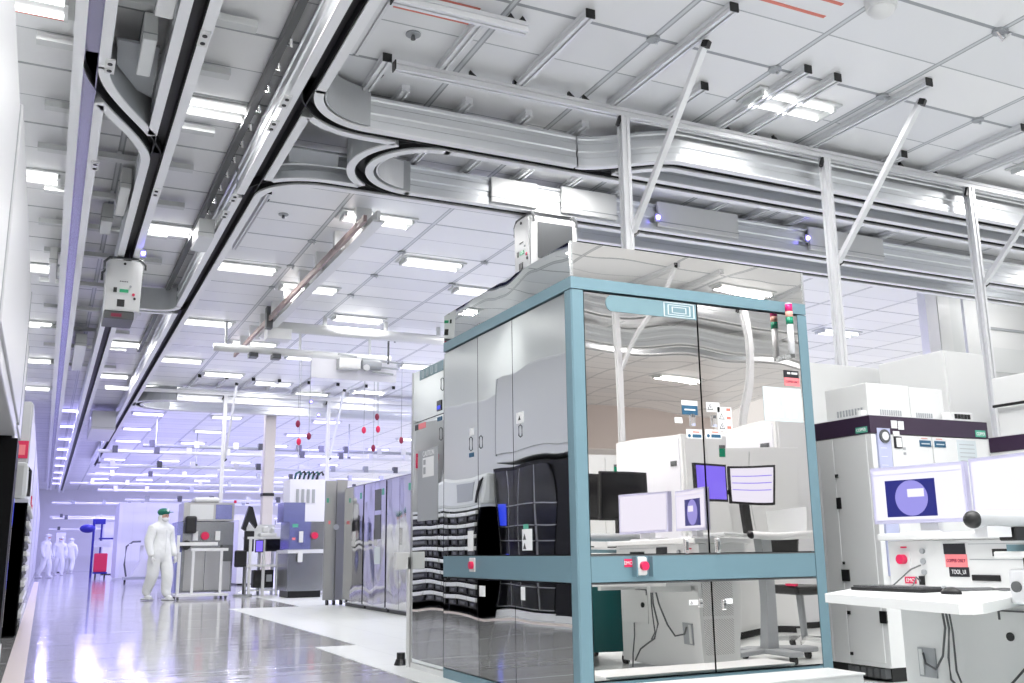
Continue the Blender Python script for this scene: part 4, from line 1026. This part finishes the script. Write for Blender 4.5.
# ------------------------------------------------------------------ work area seen by reflection in the cabinet front
t = thing('workstation_stand', 'grey workstation column on a caster base, seen reflected in the cabinet front', 'workstation', (5.3, 3.3, 0))
B('column', 'grey', t, 5.26, 5.36, 3.25, 3.35, .10, .98); B('monitor_neck', 'black', t, 5.36, 5.44, 3.00, 3.05, 1.005, 1.30); B('side_shield', 'white2', t, 5.66, 5.68, 2.98, 3.4, 1.005, 1.22)
MB().box(4.85, 5.78, 3.18, 3.34, .06, .10, bev=.01).done('base_bar', 'grey', t); MB().box(5.24, 5.38, 2.95, 3.6, .06, .10, bev=.01).done('base_bar', 'grey', t)
for x, y in ((4.9, 3.26), (5.72, 3.26), (5.31, 3.0), (5.31, 3.55)): MB().cyl((x - .015, y, .035), (x + .015, y, .035), .035, n=14).done('caster', 'black', t)
MB().box(4.8, 5.75, 2.95, 3.45, .98, 1.005, bev=.005).done('work_shelf', 'white2', t)
MB().cyl((5.06, 3.47, 1.0), (5.85, 3.47, 1.0), .03, n=16).done('handle_tube', 'white', t, True)
MB().ball((5.06, 3.47, 1.0), .032, (1, 1, 1), 14).done('tube_end', 'black', t, True)
MB().bar((4.95, 3.05, 1.36), (5.6, 3.05, 1.36), .04).done('arm', 'black', t)
monitor((4.75, 3.155), (5.15, 3.10), 1.27, 1.60, 'violet screen with black frame, left one on the reflected workstation', 'black', kind='violet')
monitor((5.20, 3.08), (5.62, 3.12), 1.26, 1.59, 'lined pale screen with black frame, right one on the reflected workstation', 'black', kind='list')
monitor((4.83, 1.60), (5.33, 1.62), 1.18, 1.65, 'large black monitor, right one of the reflected dark pair', 'black', kind='off', stand=(.25, .92))
monitor((4.34, 1.72), (4.80, 1.62), 1.18, 1.62, 'large black monitor, left one of the reflected dark pair', 'black', kind='off', stand=(.25, .92))
t = thing('side_table', 'grey table under the dark monitor pair, seen by reflection', 'table', (4.8, 1.5, 0))
B('top', 'white2', t, 4.25, 5.4, 1.2, 1.75, .885, .918)
for x in (4.3, 5.32):
    for y in (1.24, 1.70): B('leg', 'alup', t, x - .02, x + .02, y - .02, y + .02, 0, .885)
t = thing('task_chair', 'black task chair on a five star base, seen by reflection', 'chair', (6.15, 2.75, 0))
MB().box(5.92, 6.38, 2.52, 2.98, .50, .58, bev=.03).done('seat', 'black', t)
MB().box(5.95, 6.35, 2.50, 2.56, .66, 1.05, bev=.025).done('backrest', 'black', t)
MB().cyl((6.15, 2.75, .10), (6.15, 2.75, .50), .03, n=12).done('gas_lift', 'grey', t)
for kx in range(5):
    a = kx * 2 * PI / 5; x, y = 6.15 + .28 * math.cos(a), 2.75 + .28 * math.sin(a)
    l = MB().bar((6.15, 2.75, .11), (x, y, .08), .04).done('leg', 'chrome', t); MB().cyl((x - .015, y, .03), (x + .015, y, .03), .03, n=12).done('caster', 'black', l)
for x in (5.93, 6.37): B('arm_rest', 'red', t, x - .02, x + .02, 2.86, 2.97, .58, .60)
def white_tool(x0, x1, y0, y1, z1, label, green=None):
    b = thing('white_tool', label, 'process tool', ((x0 + x1) / 2, (y0 + y1) / 2, 0), 'white tools seen by reflection')
    MB().box(x0, x1, y0, y1, .08, z1, bev=.006).done('case', 'white', b)
    MB().box(x0 + .05, x1 - .05, y0 + .05, y1 - .05, 0, .08).done('plinth', 'black', b)
    xm = (x0 + x1) / 2
    B('front_door', 'white', b, x0 + .03, xm - .004, y1, y1 + .012, .12, z1 - .04); B('front_door', 'white', b, xm + .004, x1 - .03, y1, y1 + .012, .12, z1 - .04)
    B('side_panel', 'lavtone', b, x0 - .012, x0, y0 + .04, y1 - .04, .12, z1 - .04)
    B('side_latch', 'dgrey', b, x0 - .02, x0 - .012, y1 - .16, y1 - .08, z1 - .30, z1 - .25)
    if green:
        q = B('green_label', 'green', b, green[0], green[1], y1 + .012, y1 + .016, green[2], green[3]); B('label_head', 'dgrey', b, green[0], green[1], y1 + .012, y1 + .0165, green[3], green[3] + .03)
    return b
white_tool(5.45, 6.05, .9, 1.97, 2.0, 'white tool with a green label, reflected in the middle of the cabinet front', (5.93, 6.02, 1.80, 1.88))
white_tool(6.25, 7.25, .5, 1.5, 1.95, 'lower white tool, reflected at the right of the cabinet front')
white_tool(7.40, 8.7, -.2, 1.04, 2.32, 'tallest white tool, reflected at the right edge of the cabinet front')
white_tool(6.3, 7.25, -3.0, -1.5, 2.15, 'white tool with green label, reflected at the left of the cabinet front', (6.9, 7.02, 1.8, 2.0))
white_tool(4.6, 6.2, -4.5, -3.2, 1.9, 'wide white tool far behind, reflected at the left edge of the cabinet front')
for i, (x0, x1, y, z0, z1) in enumerate([(3, 16, -9, 2.4, 3.1), (3, 16, -11, 2.9, 3.3), (4, 16, -8, 2.1, 2.2), (6, 9, -9.5, 3.4, 3.9)]):
    t = thing('duct_run', ORD[i] + ' beige duct run behind the viewpoint, seen by reflection', 'duct', ((x0 + x1) / 2, y, z0), 'duct runs behind the viewpoint')
    MB().box(x0, x1, y - .2, y + .2, z0, z1, bev=.02).done('duct', 'beige', t)
    for j in range(8):
        xx = x0 + (x1 - x0) * (j + .5) / 8; B('flange', 'beigefl', t, xx - .03, xx + .03, y - .23, y + .23, z0 - .03, z1 + .03)

# ------------------------------------------------------------------ left side: black stocker and carrier rack
t = thing('carrier_stocker', 'glossy black stocker cabinet with glass compartments on the left edge', 'stocker', (-.55, 11.7, 0))
B('end_wall', 'jet', t, -1.40, -.30, 10.30, 10.48, .08, 2.0); B('end_side', 'jet', t, -.36, -.30, 10.48, 10.95, .08, 2.0); B('end_base', 'white2', t, -1.4, -.29, 10.29, 10.95, 0, .08)
B('body', 'jet', t, -.80, -.36, 10.49, 12.84, .12, 2.05)
B('pale_base', 'white', t, -.80, -.37, 10.5, 12.82, .0, .09)  # pale strip along the foot, gives off no light
for r, (z0, z1) in enumerate(((.14, .42), (.44, .62), (.64, .82), (.84, 1.02), (1.04, 1.22), (1.24, 1.50), (1.52, 2.0))):
    for c in range(4):
        y = 11.10 + .43 * c
        w_ = B('window', 'glass', t, -.361, -.352, y, y + .38, z0, z1)
        B('window_frame', 'steel', w_, -.356, -.346, y - .01, y + .39, z0 - .012, z0); B('window_frame', 'steel', w_, -.356, -.346, y + .38, y + .395, z0, z1)
B('blue_display', 'scr_blue', t, -.352, -.342, 12.45, 12.7, 1.25, 1.55); B('blue_display', 'scr_blue', t, -.350, -.340, 12.35, 12.5, .55, .85)
t = thing('carrier_rack', 'open black rack for wafer carriers behind the black stocker', 'rack', (-.45, 14.3, 0))
for y in (12.86, 14.3, 15.86): B('upright', 'jet', t, -.70, -.22, y - .02, y + .02, 0, 1.52)
B('end_panel', 'jet', t, -.72, -.205, 12.84, 12.86, .02, 1.52)
for r in range(8): B('shelf', 'jet', t, -.70, -.22, 12.86, 15.86, .10 + .175 * r, .115 + .175 * r)
B('back', 'jet', t, -.72, -.70, 12.86, 15.86, 0, 1.52); B('roof', 'white2', t, -.72, -.2, 12.84, 15.88, 1.52, 1.56)
proto = None
for r in range(8):
    for c in range(6):
        y = 13.12 + .49 * c + (.03 if c >= 3 else 0); z = .116 + .175 * r
        lab = 'black wafer carrier with a white rim, ' + ORD[r] + ' shelf up, ' + ORD[c] + ' from the near end'
        if proto is None:
            proto = thing('wafer_carrier', lab, 'wafer carrier', (-.43, y, z), 'wafer carriers in the rack')
            MB().box(-.64, -.20, y - .20, y + .20, z + .004, z + .085, bev=.01).done('shell', 'black', proto)
            MB().box(-.25, -.165, y - .238, y + .238, z + .090, z + .145, bev=.010).done('rim', 'white', proto)
            MB().box(-.21, -.19, y - .10, y + .10, z + .02, z + .06, bev=.006).done('handle', 'dgrey', proto)
        else: dup(proto, (-.43, y, z), None, lab)
t = thing('rack_controller', 'pale grey control box standing on the carrier rack', 'control box', (-.45, 14.4, 1.56))
MB().box(-.70, -.23, 12.9, 15.7, 1.56, 2.0, bev=.05).done('case', 'white2', t)
B('screen', 'grey', t, -.235, -.222, 13.2, 13.9, 1.65, 1.92); MB().tube([(-.25, 13.0, 1.95), (-.21, 13.0, 1.9), (-.21, 13.0, 1.6)], .02, 6).done('handle', 'black', t)
t = thing('wall_notice', 'red and white notice on the left wall above the carrier rack', 'notice', (-.55, 16.28, 2.3))
B('board', 'red', t, -.76, -.32, 16.262, 16.295, 2.34, 2.60); B('text_block', 'paper', t, -.72, -.54, 16.256, 16.262, 2.39, 2.56); B('text_block', 'pinkl', t, -.50, -.36, 16.256, 16.262, 2.39, 2.54)
for i, (y, z) in enumerate(((22.0, 2.0), (23.5, 1.9))):
    t = thing('wall_notice', 'small red notice farther along the left wall, ' + ('nearer one', 'farther one')[i], 'notice', (-.3, y, z), 'small red notices on the left wall')
    B('board', 'red', t, -.299, -.28, y - .3, y + .3, z - .08, z + .08); B('text_block', 'paper', t, -.28, -.276, y - .2, y + .1, z - .03, z + .03)

# ------------------------------------------------------------------ row of stainless cabinets in the middle distance
XR = 4.75
for i, (a, b) in enumerate(((13.35, 14.55), (14.6, 15.75), (15.8, 16.95))):
    t = thing('steel_cabinet', ORD[i] + ' mirror polished steel cabinet from the near end of the middle row', 'steel cabinet', (5.3, (a + b) / 2, 0), 'steel cabinets of the middle row')
    B('case', 'dsteel', t, XR + .02, 6.2, a, b, .06, 2.02)
    B('door', 'mirrorg', t, XR, XR + .02, a + .01, (a + b) / 2 - .005, .08, 2.0); B('door', 'mirrorg', t, XR, XR + .02, (a + b) / 2 + .005, b - .01, .08, 2.0)
    B('plinth', 'black', t, XR + .05, 6.1, a + .02, b - .02, 0, .06)
    if i == 1:
        for z0, z1 in ((1.55, 1.88), (1.1, 1.48)): B('vent_panel', 'dgrey', t, XR - .006, XR, 14.85, 15.15, z0, z1)
        B('notice_sheet', 'bpaper', t, XR - .004, XR, 14.85, 15.15, .72, .98)
    B('door_handle', 'chrome', t, XR - .03, XR, (a + b) / 2 - .06, (a + b) / 2 - .04, 1.0, 1.25)
    B('green_tag', 'greenl', t, XR - .004, XR, a + .1, a + .2, 1.78, 1.88)
t = thing('steel_locker', 'tall grey brushed steel locker on small casters, end of the middle row', 'locker', (4.7, 17.4, 0))
B('panel', 'steel', t, 4.50, 4.695, 17.3, 17.36, .09, 2.17, bev=.004); B('panel', 'steel', t, 4.705, 4.90, 17.3, 17.36, .09, 2.19, bev=.004)
B('back_frame', 'dsteel', t, 4.56, 4.88, 17.36, 17.55, .1, 2.1)
MB().cyl((4.70, 17.27, 1.35), (4.70, 17.30, 1.35), .05, n=16).done('lock', 'alu', t); B('sticker', 'pinkl', t, 4.56, 4.60, 17.295, 17.30, 1.40, 1.46)
for x in (4.58, 4.70, 4.83): MB().cyl((x - .02, 17.33, .05), (x + .02, 17.33, .05), .05, n=12).done('caster', 'black', t)
B('green_tag', 'greenl', t, 4.52, 4.56, 17.294, 17.3, 1.78, 1.86)
t = thing('stool', 'burgundy plastic step stool leaning out among the steel cabinets', 'stool', (3.3, 15.2, 0)) if False else None

# machines on the far side
t = thing('steel_machine', 'free standing stainless machine with a round red button, behind the walking person', 'machine', (3.2, 22.9, 0))
B('cabinet', 'dsteel', t, 2.72, 3.80, 22.5, 23.6, .10, 1.60); B('front_door', 'steel', t, 2.78, 3.20, 22.48, 22.5, .14, 1.02); B('front_door', 'steel', t, 3.22, 3.76, 22.48, 22.5, .14, 1.02)
B('upper_cover', 'steel', t, 2.72, 3.80, 22.55, 23.5, 1.62, 2.02); B('cover_window', 'white2', t, 2.85, 3.35, 22.54, 22.55, 1.66, 1.98); B('cover_window', 'bluelit', t, 3.4, 3.75, 22.54, 22.55, 1.66, 1.98)
MB().box(2.95, 3.5, 22.7, 23.3, 2.02, 2.15, bev=.05).done('top_hood', 'white', t)
MB().cyl((3.18, 22.40, 1.30), (3.18, 22.48, 1.30), .085, n=20).done('red_button', 'red', t)
B('switch_box', 'white', t, 2.92, 3.03, 22.42, 22.48, 1.20, 1.40); B('switch_box', 'white', t, 3.40, 3.50, 22.42, 22.48, 1.20, 1.40)
MB().box(2.74, 2.98, 22.3, 22.46, 1.35, 1.72, bev=.04).done('camera_head', 'black', t); MB().cyl((2.78, 22.3, 1.1), (2.78, 22.42, 1.1), .10, n=18).done('hand_wheel', 'black', t)
B('side_panel', 'bluelit', t, 2.60, 2.72, 22.5, 23.5, .1, 1.6); B('control_box', 'dgrey', t, 3.55, 3.78, 22.36, 22.48, .75, 1.1)
MB().cyl((3.82, 22.6, 2.02), (3.82, 22.6, 2.08), .03, n=8).done('lamp', 'red', t)
t = thing('frame_trolley', 'white tubular trolley standing in front of the stainless machine', 'trolley', (3.1, 21.6, 0))
for x in (2.85, 3.42): MB().bar((x, 21.6, .08), (x, 21.6, .98), .05).done('upright', 'white', t)
MB().bar((2.80, 21.6, 1.0), (3.55, 21.6, 1.0), .06).done('top_bar', 'white', t); MB().bar((2.55, 21.75, 1.12), (3.35, 21.75, 1.12), .07).done('upper_shelf', 'white', t)
MB().bar((2.55, 21.75, .75), (2.55, 21.75, 1.30), .06).done('upright', 'white', t); MB().bar((2.58, 21.7, .05), (2.58, 21.7, .95), .06).done('upright', 'white', t)
MB().box(2.5, 3.55, 21.3, 22.0, .06, .10).done('base', 'white', t)
for x in (2.55, 3.5):
    for y in (21.35, 21.95): MB().cyl((x - .02, y, .035), (x + .02, y, .035), .035, n=12).done('caster', 'dgrey', t)
t = thing('inspection_bench', 'white framed inspection bench with shelves in the middle distance', 'bench', (4.4, 22.4, 0))
for x in (4.12, 4.42, 4.72):
    for y in (22.2, 22.7): B('leg', 'white', t, x - .03, x + .03, y - .03, y + .03, 0, 1.27)
B('upper_shelf', 'white', t, 4.05, 4.78, 22.15, 22.75, 1.22, 1.27); B('lower_shelf', 'white', t, 4.05, 4.80, 22.15, 22.75, .62, .67)
B('bottom_shelf', 'white2', t, 4.1, 4.75, 22.2, 22.7, .1, .13); B('back_screen', 'white2', t, 4.1, 4.75, 22.72, 22.74, 1.27, 1.55)
t = thing('bench_microscope', 'white microscope head on the inspection bench', 'microscope', (4.5, 22.4, 1.27))
MB().box(4.35, 4.72, 22.3, 22.6, 1.27, 1.36, bev=.03).done('stage', 'white', t); MB().box(4.42, 4.55, 22.35, 22.55, 1.36, 1.50, bev=.03).done('head', 'white', t)
MB().cyl((4.58, 22.35, 1.36), (4.62, 22.25, 1.46), .04, n=12).done('eyepiece', 'white2', t)
monitor((4.44, 22.14), (4.83, 22.14), .95, 1.22, 'black monitor hanging under the inspection bench shelf', 'black', kind='off', flip=-1)
monitor((4.22, 22.16), (4.40, 22.16), .93, 1.20, 'narrow lit violet monitor on the inspection bench', 'black', kind='violet', flip=-1)
t = thing('black_computer', 'black computer case on the lower shelf of the inspection bench', 'computer', (4.5, 22.3, .13))
B('case', 'black', t, 4.22, 4.66, 22.22, 22.5, .17, .55, bev=.01); B('drive_bay', 'grey', t, 4.5, 4.62, 22.21, 22.22, .3, .45)
t = thing('floor_lamp', 'black angled inspection lamp on a stand left of the bench', 'lamp', (4.0, 22.3, 0))
MB().cyl((4.02, 22.3, 0), (4.02, 22.3, 1.55), .02, n=10).done('stand', 'dgrey', t); MB().cyl((4.02, 22.3, 0), (4.02, 22.3, .04), .2, n=16).done('base', 'grey', t)
MB().prism([(3.92, 1.45), (4.0, 1.40), (4.08, 1.62), (4.22, 1.45), (4.26, 1.52), (4.14, 1.92), (4.06, 1.94)], 'y', 22.2, 22.34).done('shade', 'black', t)
MB().box(3.80, 4.05, 22.18, 22.3, .62, .98, bev=.03).done('monitor_back', 'black', t); MB().box(4.0, 4.2, 22.2, 22.36, .95, 1.40, bev=.02).done('arm_block', 'black', t)
t = thing('wet_bench', 'low steel machine with a control panel tinted as blue lit and a red button', 'machine', (4.95, 20.9, 0))
B('cabinet', 'dsteel', t, 4.58, 5.36, 20.5, 21.5, .14, .90); B('panel', 'bluelit', t, 4.60, 5.05, 20.55, 21.4, .98, 1.55); B('panel', 'dsteel', t, 5.05, 5.36, 20.55, 21.4, .98, 1.55)
B('counter', 'alup', t, 4.55, 5.40, 20.42, 21.5, .90, .97); MB().cyl((5.12, 20.46, 1.26), (5.12, 20.55, 1.26), .07, n=18).done('red_button', 'red', t)
B('phone', 'white', t, 4.80, 4.88, 20.5, 20.55, 1.12, 1.35); B('green_tag', 'greenl', t, 4.66, 4.78, 20.54, 20.55, 1.43, 1.50); B('sticker', 'pinkl', t, 4.66, 4.73, 20.54, 20.55, 1.17, 1.22)
B('clear_hood', 'bluelit', t, 4.5, 4.95, 20.7, 21.3, 1.55, 1.95); MB().box(4.76, 4.86, 20.40, 20.44, .72, .95, bev=.01).done('hand_set', 'white', t)
B('plinth', 'black', t, 4.62, 5.3, 20.6, 21.4, 0, .14)
t = thing('gas_cabinet', 'pale cabinet with cable tops behind the low steel machine', 'cabinet', (5.0, 22, 0))
B('case', 'lavtone', t, 4.86, 5.75, 21.8, 22.5, .02, 2.52); e = MB()
for j in range(4): e.box(5.0 + .12 * j, 5.06 + .12 * j, 21.78, 21.8, 2.0, 2.3)
e.done('gauge_slots', 'grey', t)
for j in range(6): MB().tube([(5.0 + .1 * j, 22, 2.52), (5.02 + .1 * j, 21.95, 2.66), (5.1 + .1 * j, 21.9, 2.70), (5.13 + .1 * j, 21.9, 2.62)], .025, 6).done('cable', 'black' if j % 2 else 'dteal', t)
t = thing('round_column', 'beige building column with a dark band, far middle', 'column', (5.24, 26, 0))
B('shaft', 'beige', t, 5.09, 5.37, 26, 26.28, 0, CZ, bev=.02); B('band', 'black', t, 5.08, 5.38, 25.99, 26.29, 2.38, 2.46); B('foot', 'grey', t, 5.07, 5.39, 25.98, 26.3, 0, .12)
t = thing('white_booth', 'large white booth behind the walking person', 'booth', (3.6, 40.6, 0))
B('wall_panel', 'white', t, 2.62, 4.75, 40.0, 40.1, .08, 2.80); B('side', 'lavtone', t, 2.50, 2.62, 40.0, 42.5, .08, 2.8); B('roof', 'white', t, 2.5, 4.75, 40, 42.5, 2.8, 2.86)
for j in range(4): B('seam', 'white2', t, 3.0 + .45 * j, 3.01 + .45 * j, 39.99, 40.0, .1, 2.78)
t = thing('arched_trolley', 'white trolley with an arched handle, left of the walking person', 'trolley', (2.9, 36, 0))
MB().tube([(2.60, 36, .2), (2.52, 36, .6), (2.55, 36, 1.2), (2.75, 36, 1.35), (3.0, 36, 1.36)], .03, 8).done('handle', 'dgrey', t)
MB().box(2.62, 3.5, 35.8, 36.3, 1.22, 1.28).done('top', 'white', t); MB().bar((3.05, 36, .2), (3.05, 36, 1.22), .12).done('leg', 'white', t); MB().prism([(2.75, .2), (3.45, .2), (3.1, .9)], 'y', 35.9, 36.2).done('gusset', 'white', t)
MB().box(2.5, 3.9, 35.7, 36.3, .10, .18).done('base', 'grey', t)
for x in (2.55, 3.4, 3.8): MB().cyl((x - .03, 35.8, .06), (x + .03, 35.8, .06), .06, n=12).done('caster', 'black', t)
B('motor', 'black', t, 3.3, 3.55, 35.7, 35.9, .55, .75); B('motor', 'black', t, 3.62, 3.95, 35.7, 35.9, .45, .78)
t = thing('red_cart', 'bright red bin cart far down the aisle', 'cart', (2.2, 44, 0))
MB().box(1.92, 2.42, 44, 44.5, .25, 1.0, bev=.04).done('bin', 'redcart', t)
for x in (2.0, 2.35): MB().cyl((x - .03, 44.1, .1), (x + .03, 44.1, .1), .1, n=12).done('wheel', 'black', t)
B('frame', 'bluev', t, 1.9, 2.44, 44.0, 44.5, .18, .25); B('lid', 'white', t, 1.88, 2.48, 43.9, 44.5, 1.25, 1.5); B('tray', 'bluev', t, 2.05, 2.65, 43.95, 44.4, 1.56, 1.62); B('post', 'bluev', t, 2.10, 2.17, 44.4, 44.47, .2, 2.2)
t = thing('blue_hood', 'dark blue rounded hood on a post far down the aisle', 'lamp', (1.7, 45, 0))
MB().ball((1.62, 45, 2.02), .26, (1.2, .8, .7), 16).done('hood', 'bluev', t, True); MB().cyl((1.86, 45, 0), (1.86, 45, 2.3), .05, n=10).done('post', 'bluev', t); B('sign', 'bluev', t, 1.8, 2.3, 44.98, 45.02, 2.2, 2.42)
for i, (x, y, sx, z, m, wh) in enumerate([(.6, 61.5, .5, 2.2, 'haze', 'left of centre'), (2.6, 52, .5, 2.5, 'lavtone', 'right of the red cart'), (5.5, 34, 1.6, 2.2, 'haze', 'behind the round column'), (7.8, 33, 1.6, 2.4, 'white', 'behind the steel cabinet row'), (10, 36, 2, 2.6, 'lavtone', 'behind the polished cabinet'), (5.2, 30, .8, 1.9, 'white', 'left of the round column'), (8.6, 15.5, 1.5, 2.1, 'white', 'behind the narrow module'), (11.0, 14.5, 1.5, 2.4, 'white', 'far right beyond the rails'), (3.4, 29, .6, 1.7, 'haze', 'beside the white booth')]):
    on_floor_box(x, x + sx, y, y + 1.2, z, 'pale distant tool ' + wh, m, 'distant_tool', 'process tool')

# ------------------------------------------------------------------ people in white coveralls
def skin_mesh(verts, edges, radii, name, m, sub=2):
    me = bpy.data.meshes.new(name); me.from_pydata(verts, edges, [])
    o = bpy.data.objects.new(name, me); C.objects.link(o)
    sm = o.modifiers.new('skin', 'SKIN'); sm.use_smooth_shade = True
    for i, r in enumerate(radii): me.skin_vertices[0].data[i].radius = (r, r) if not isinstance(r, tuple) else r
    me.skin_vertices[0].data[0].use_root = True
    ss = o.modifiers.new('sub', 'SUBSURF'); ss.levels = sub; ss.render_levels = sub
    dg = bpy.context.evaluated_depsgraph_get()
    out = bpy.data.meshes.new_from_object(o.evaluated_get(dg))
    bpy.data.objects.remove(o); bpy.data.meshes.remove(me)
    out.materials.clear(); out.materials.append(M[m])
    for p in out.polygons: p.use_smooth = True
    r = bpy.data.objects.new(name, out); C.objects.link(r); return r
def person(loc, rz, label, cap='cap'):
    t = thing('person', label, 'person', (0, 0, 0))
    V = [(0, 0, .93), (0, .01, 1.12), (0, .01, 1.32), (0, .0, 1.46), (0, -.015, 1.56), (0, -.03, 1.66), (0, -.03, 1.73),
         (.20, .01, 1.42), (.275, .03, 1.16), (.265, -.10, .93), (.262, -.13, .87),
         (-.20, .01, 1.42), (-.285, .02, 1.16), (-.27, -.06, .92), (-.268, -.09, .86),
         (.115, -.02, .84), (.12, -.13, .50), (.12, -.10, .14), (.125, -.20, .07),
         (-.115, .02, .84), (-.12, .03, .50), (-.115, .22, .16), (-.115, .14, .09)]
    E_ = [(0, 1), (1, 2), (2, 3), (3, 4), (4, 5), (5, 6), (3, 7), (7, 8), (8, 9), (9, 10), (3, 11), (11, 12), (12, 13), (13, 14), (0, 15), (15, 16), (16, 17), (17, 18), (0, 19), (19, 20), (20, 21), (21, 22)]
    Rr = [(.225, .185), (.22, .175), (.222, .17), (.16, .13), .095, .12, .09, .112, .095, .070, .05, .112, .095, .070, .05, .150, .128, .105, .065, .150, .128, .105, .065]
    b = skin_mesh(V, E_, Rr, 'coverall', 'suit'); b.parent = t
    f = MB().ball((0, -.098, 1.668), .088, (.88, .78, .95), 18).done('face', 'skin', t, True)
    for sx in (-.03, .03): MB().ball((sx, -.163, 1.69), .010, (1, .6, .7), 8).done('eye', 'dgrey', f, True)
    MB().ball((0, -.168, 1.665), .014, (.7, .9, 1.2), 8).done('nose', 'skin', f, True)
    MB().ball((0, -.108, 1.622), .090, (.90, .80, .62), 16).done('mask', 'white', t, True)
    c = MB().ball((0, -.04, 1.765), .128, (.92, 1.05, .66), 20).done('cap', cap, t, True)
    MB().box(-.085, .085, -.245, -.15, 1.752, 1.766, bev=.006).done('cap_peak', cap, c)
    MB().cyl((.0, -.178, 1.80), (.0, -.160, 1.80), .03, n=14).done('cap_badge', 'white', c)
    for s, (x, y, z) in ((1, (.262, -.13, .87)), (-1, (-.268, -.09, .86))):
        h = MB().ball((x, y - .02, z - .04), .042, (.62, 1.0, 1.15), 12)
        hd = h.done('hand', 'white', t, True)
        for k in range(4):
            fx = x + (-.015 + .010 * k) * .6; fy = y - .055 + .024 * k; L = (.055, .068, .065, .05)[k]
            MB().tube([(fx, fy, z - .075), (fx - s * .004, fy - .006, z - .075 - L * .55), (fx - s * .014, fy - .004, z - .075 - L)], .0095, 6).done('finger', 'white', hd)
        MB().tube([(x - s * .01, y - .055, z - .03), (x - s * .025, y - .08, z - .06), (x - s * .03, y - .082, z - .085)], .0105, 6).done('thumb', 'white', hd)
    for (x, y, z, tilt) in ((.122, -.17, .0, 0), (-.115, .17, .01, 0)):
        s = MB().box(x - .058, x + .058, y - .14, y + .13, z + .0, z + .035, bev=.015).done('shoe', 'white2', t); MB().box(x - .06, x + .06, y - .145, y + .135, z, z + .012).done('sole', 'dgrey', s)
        MB().ball((x, y - .03, z + .05), .065, (.85, 1.7, .8), 12).done('shoe_upper', 'white', s, True)
    MB().box(-.004, .004, -.178, -.172, .95, 1.40).done('zip', 'white2', t)
    t.location = loc; t.rotation_euler = (0, 0, rz)
    return t
person((2.17, 21.46, 0), math.radians(32), 'person in white hooded coverall and green cap walking at the aisle edge')
person((1.35, 58, 0), math.radians(170), 'person in white coverall far down the aisle, right one of the distant figures', 'white')
person((.75, 53, 0), math.radians(10), 'person in white coverall far down the aisle, middle of the distant figures', 'white')
person((.12, 47, 0), math.radians(60), 'person in white coverall far down the aisle, close to the left wall', 'white')
person((6.0, 3.15, 0), math.radians(190), 'person in pale coverall seen only as a reflection at the cabinet edge') if False else None
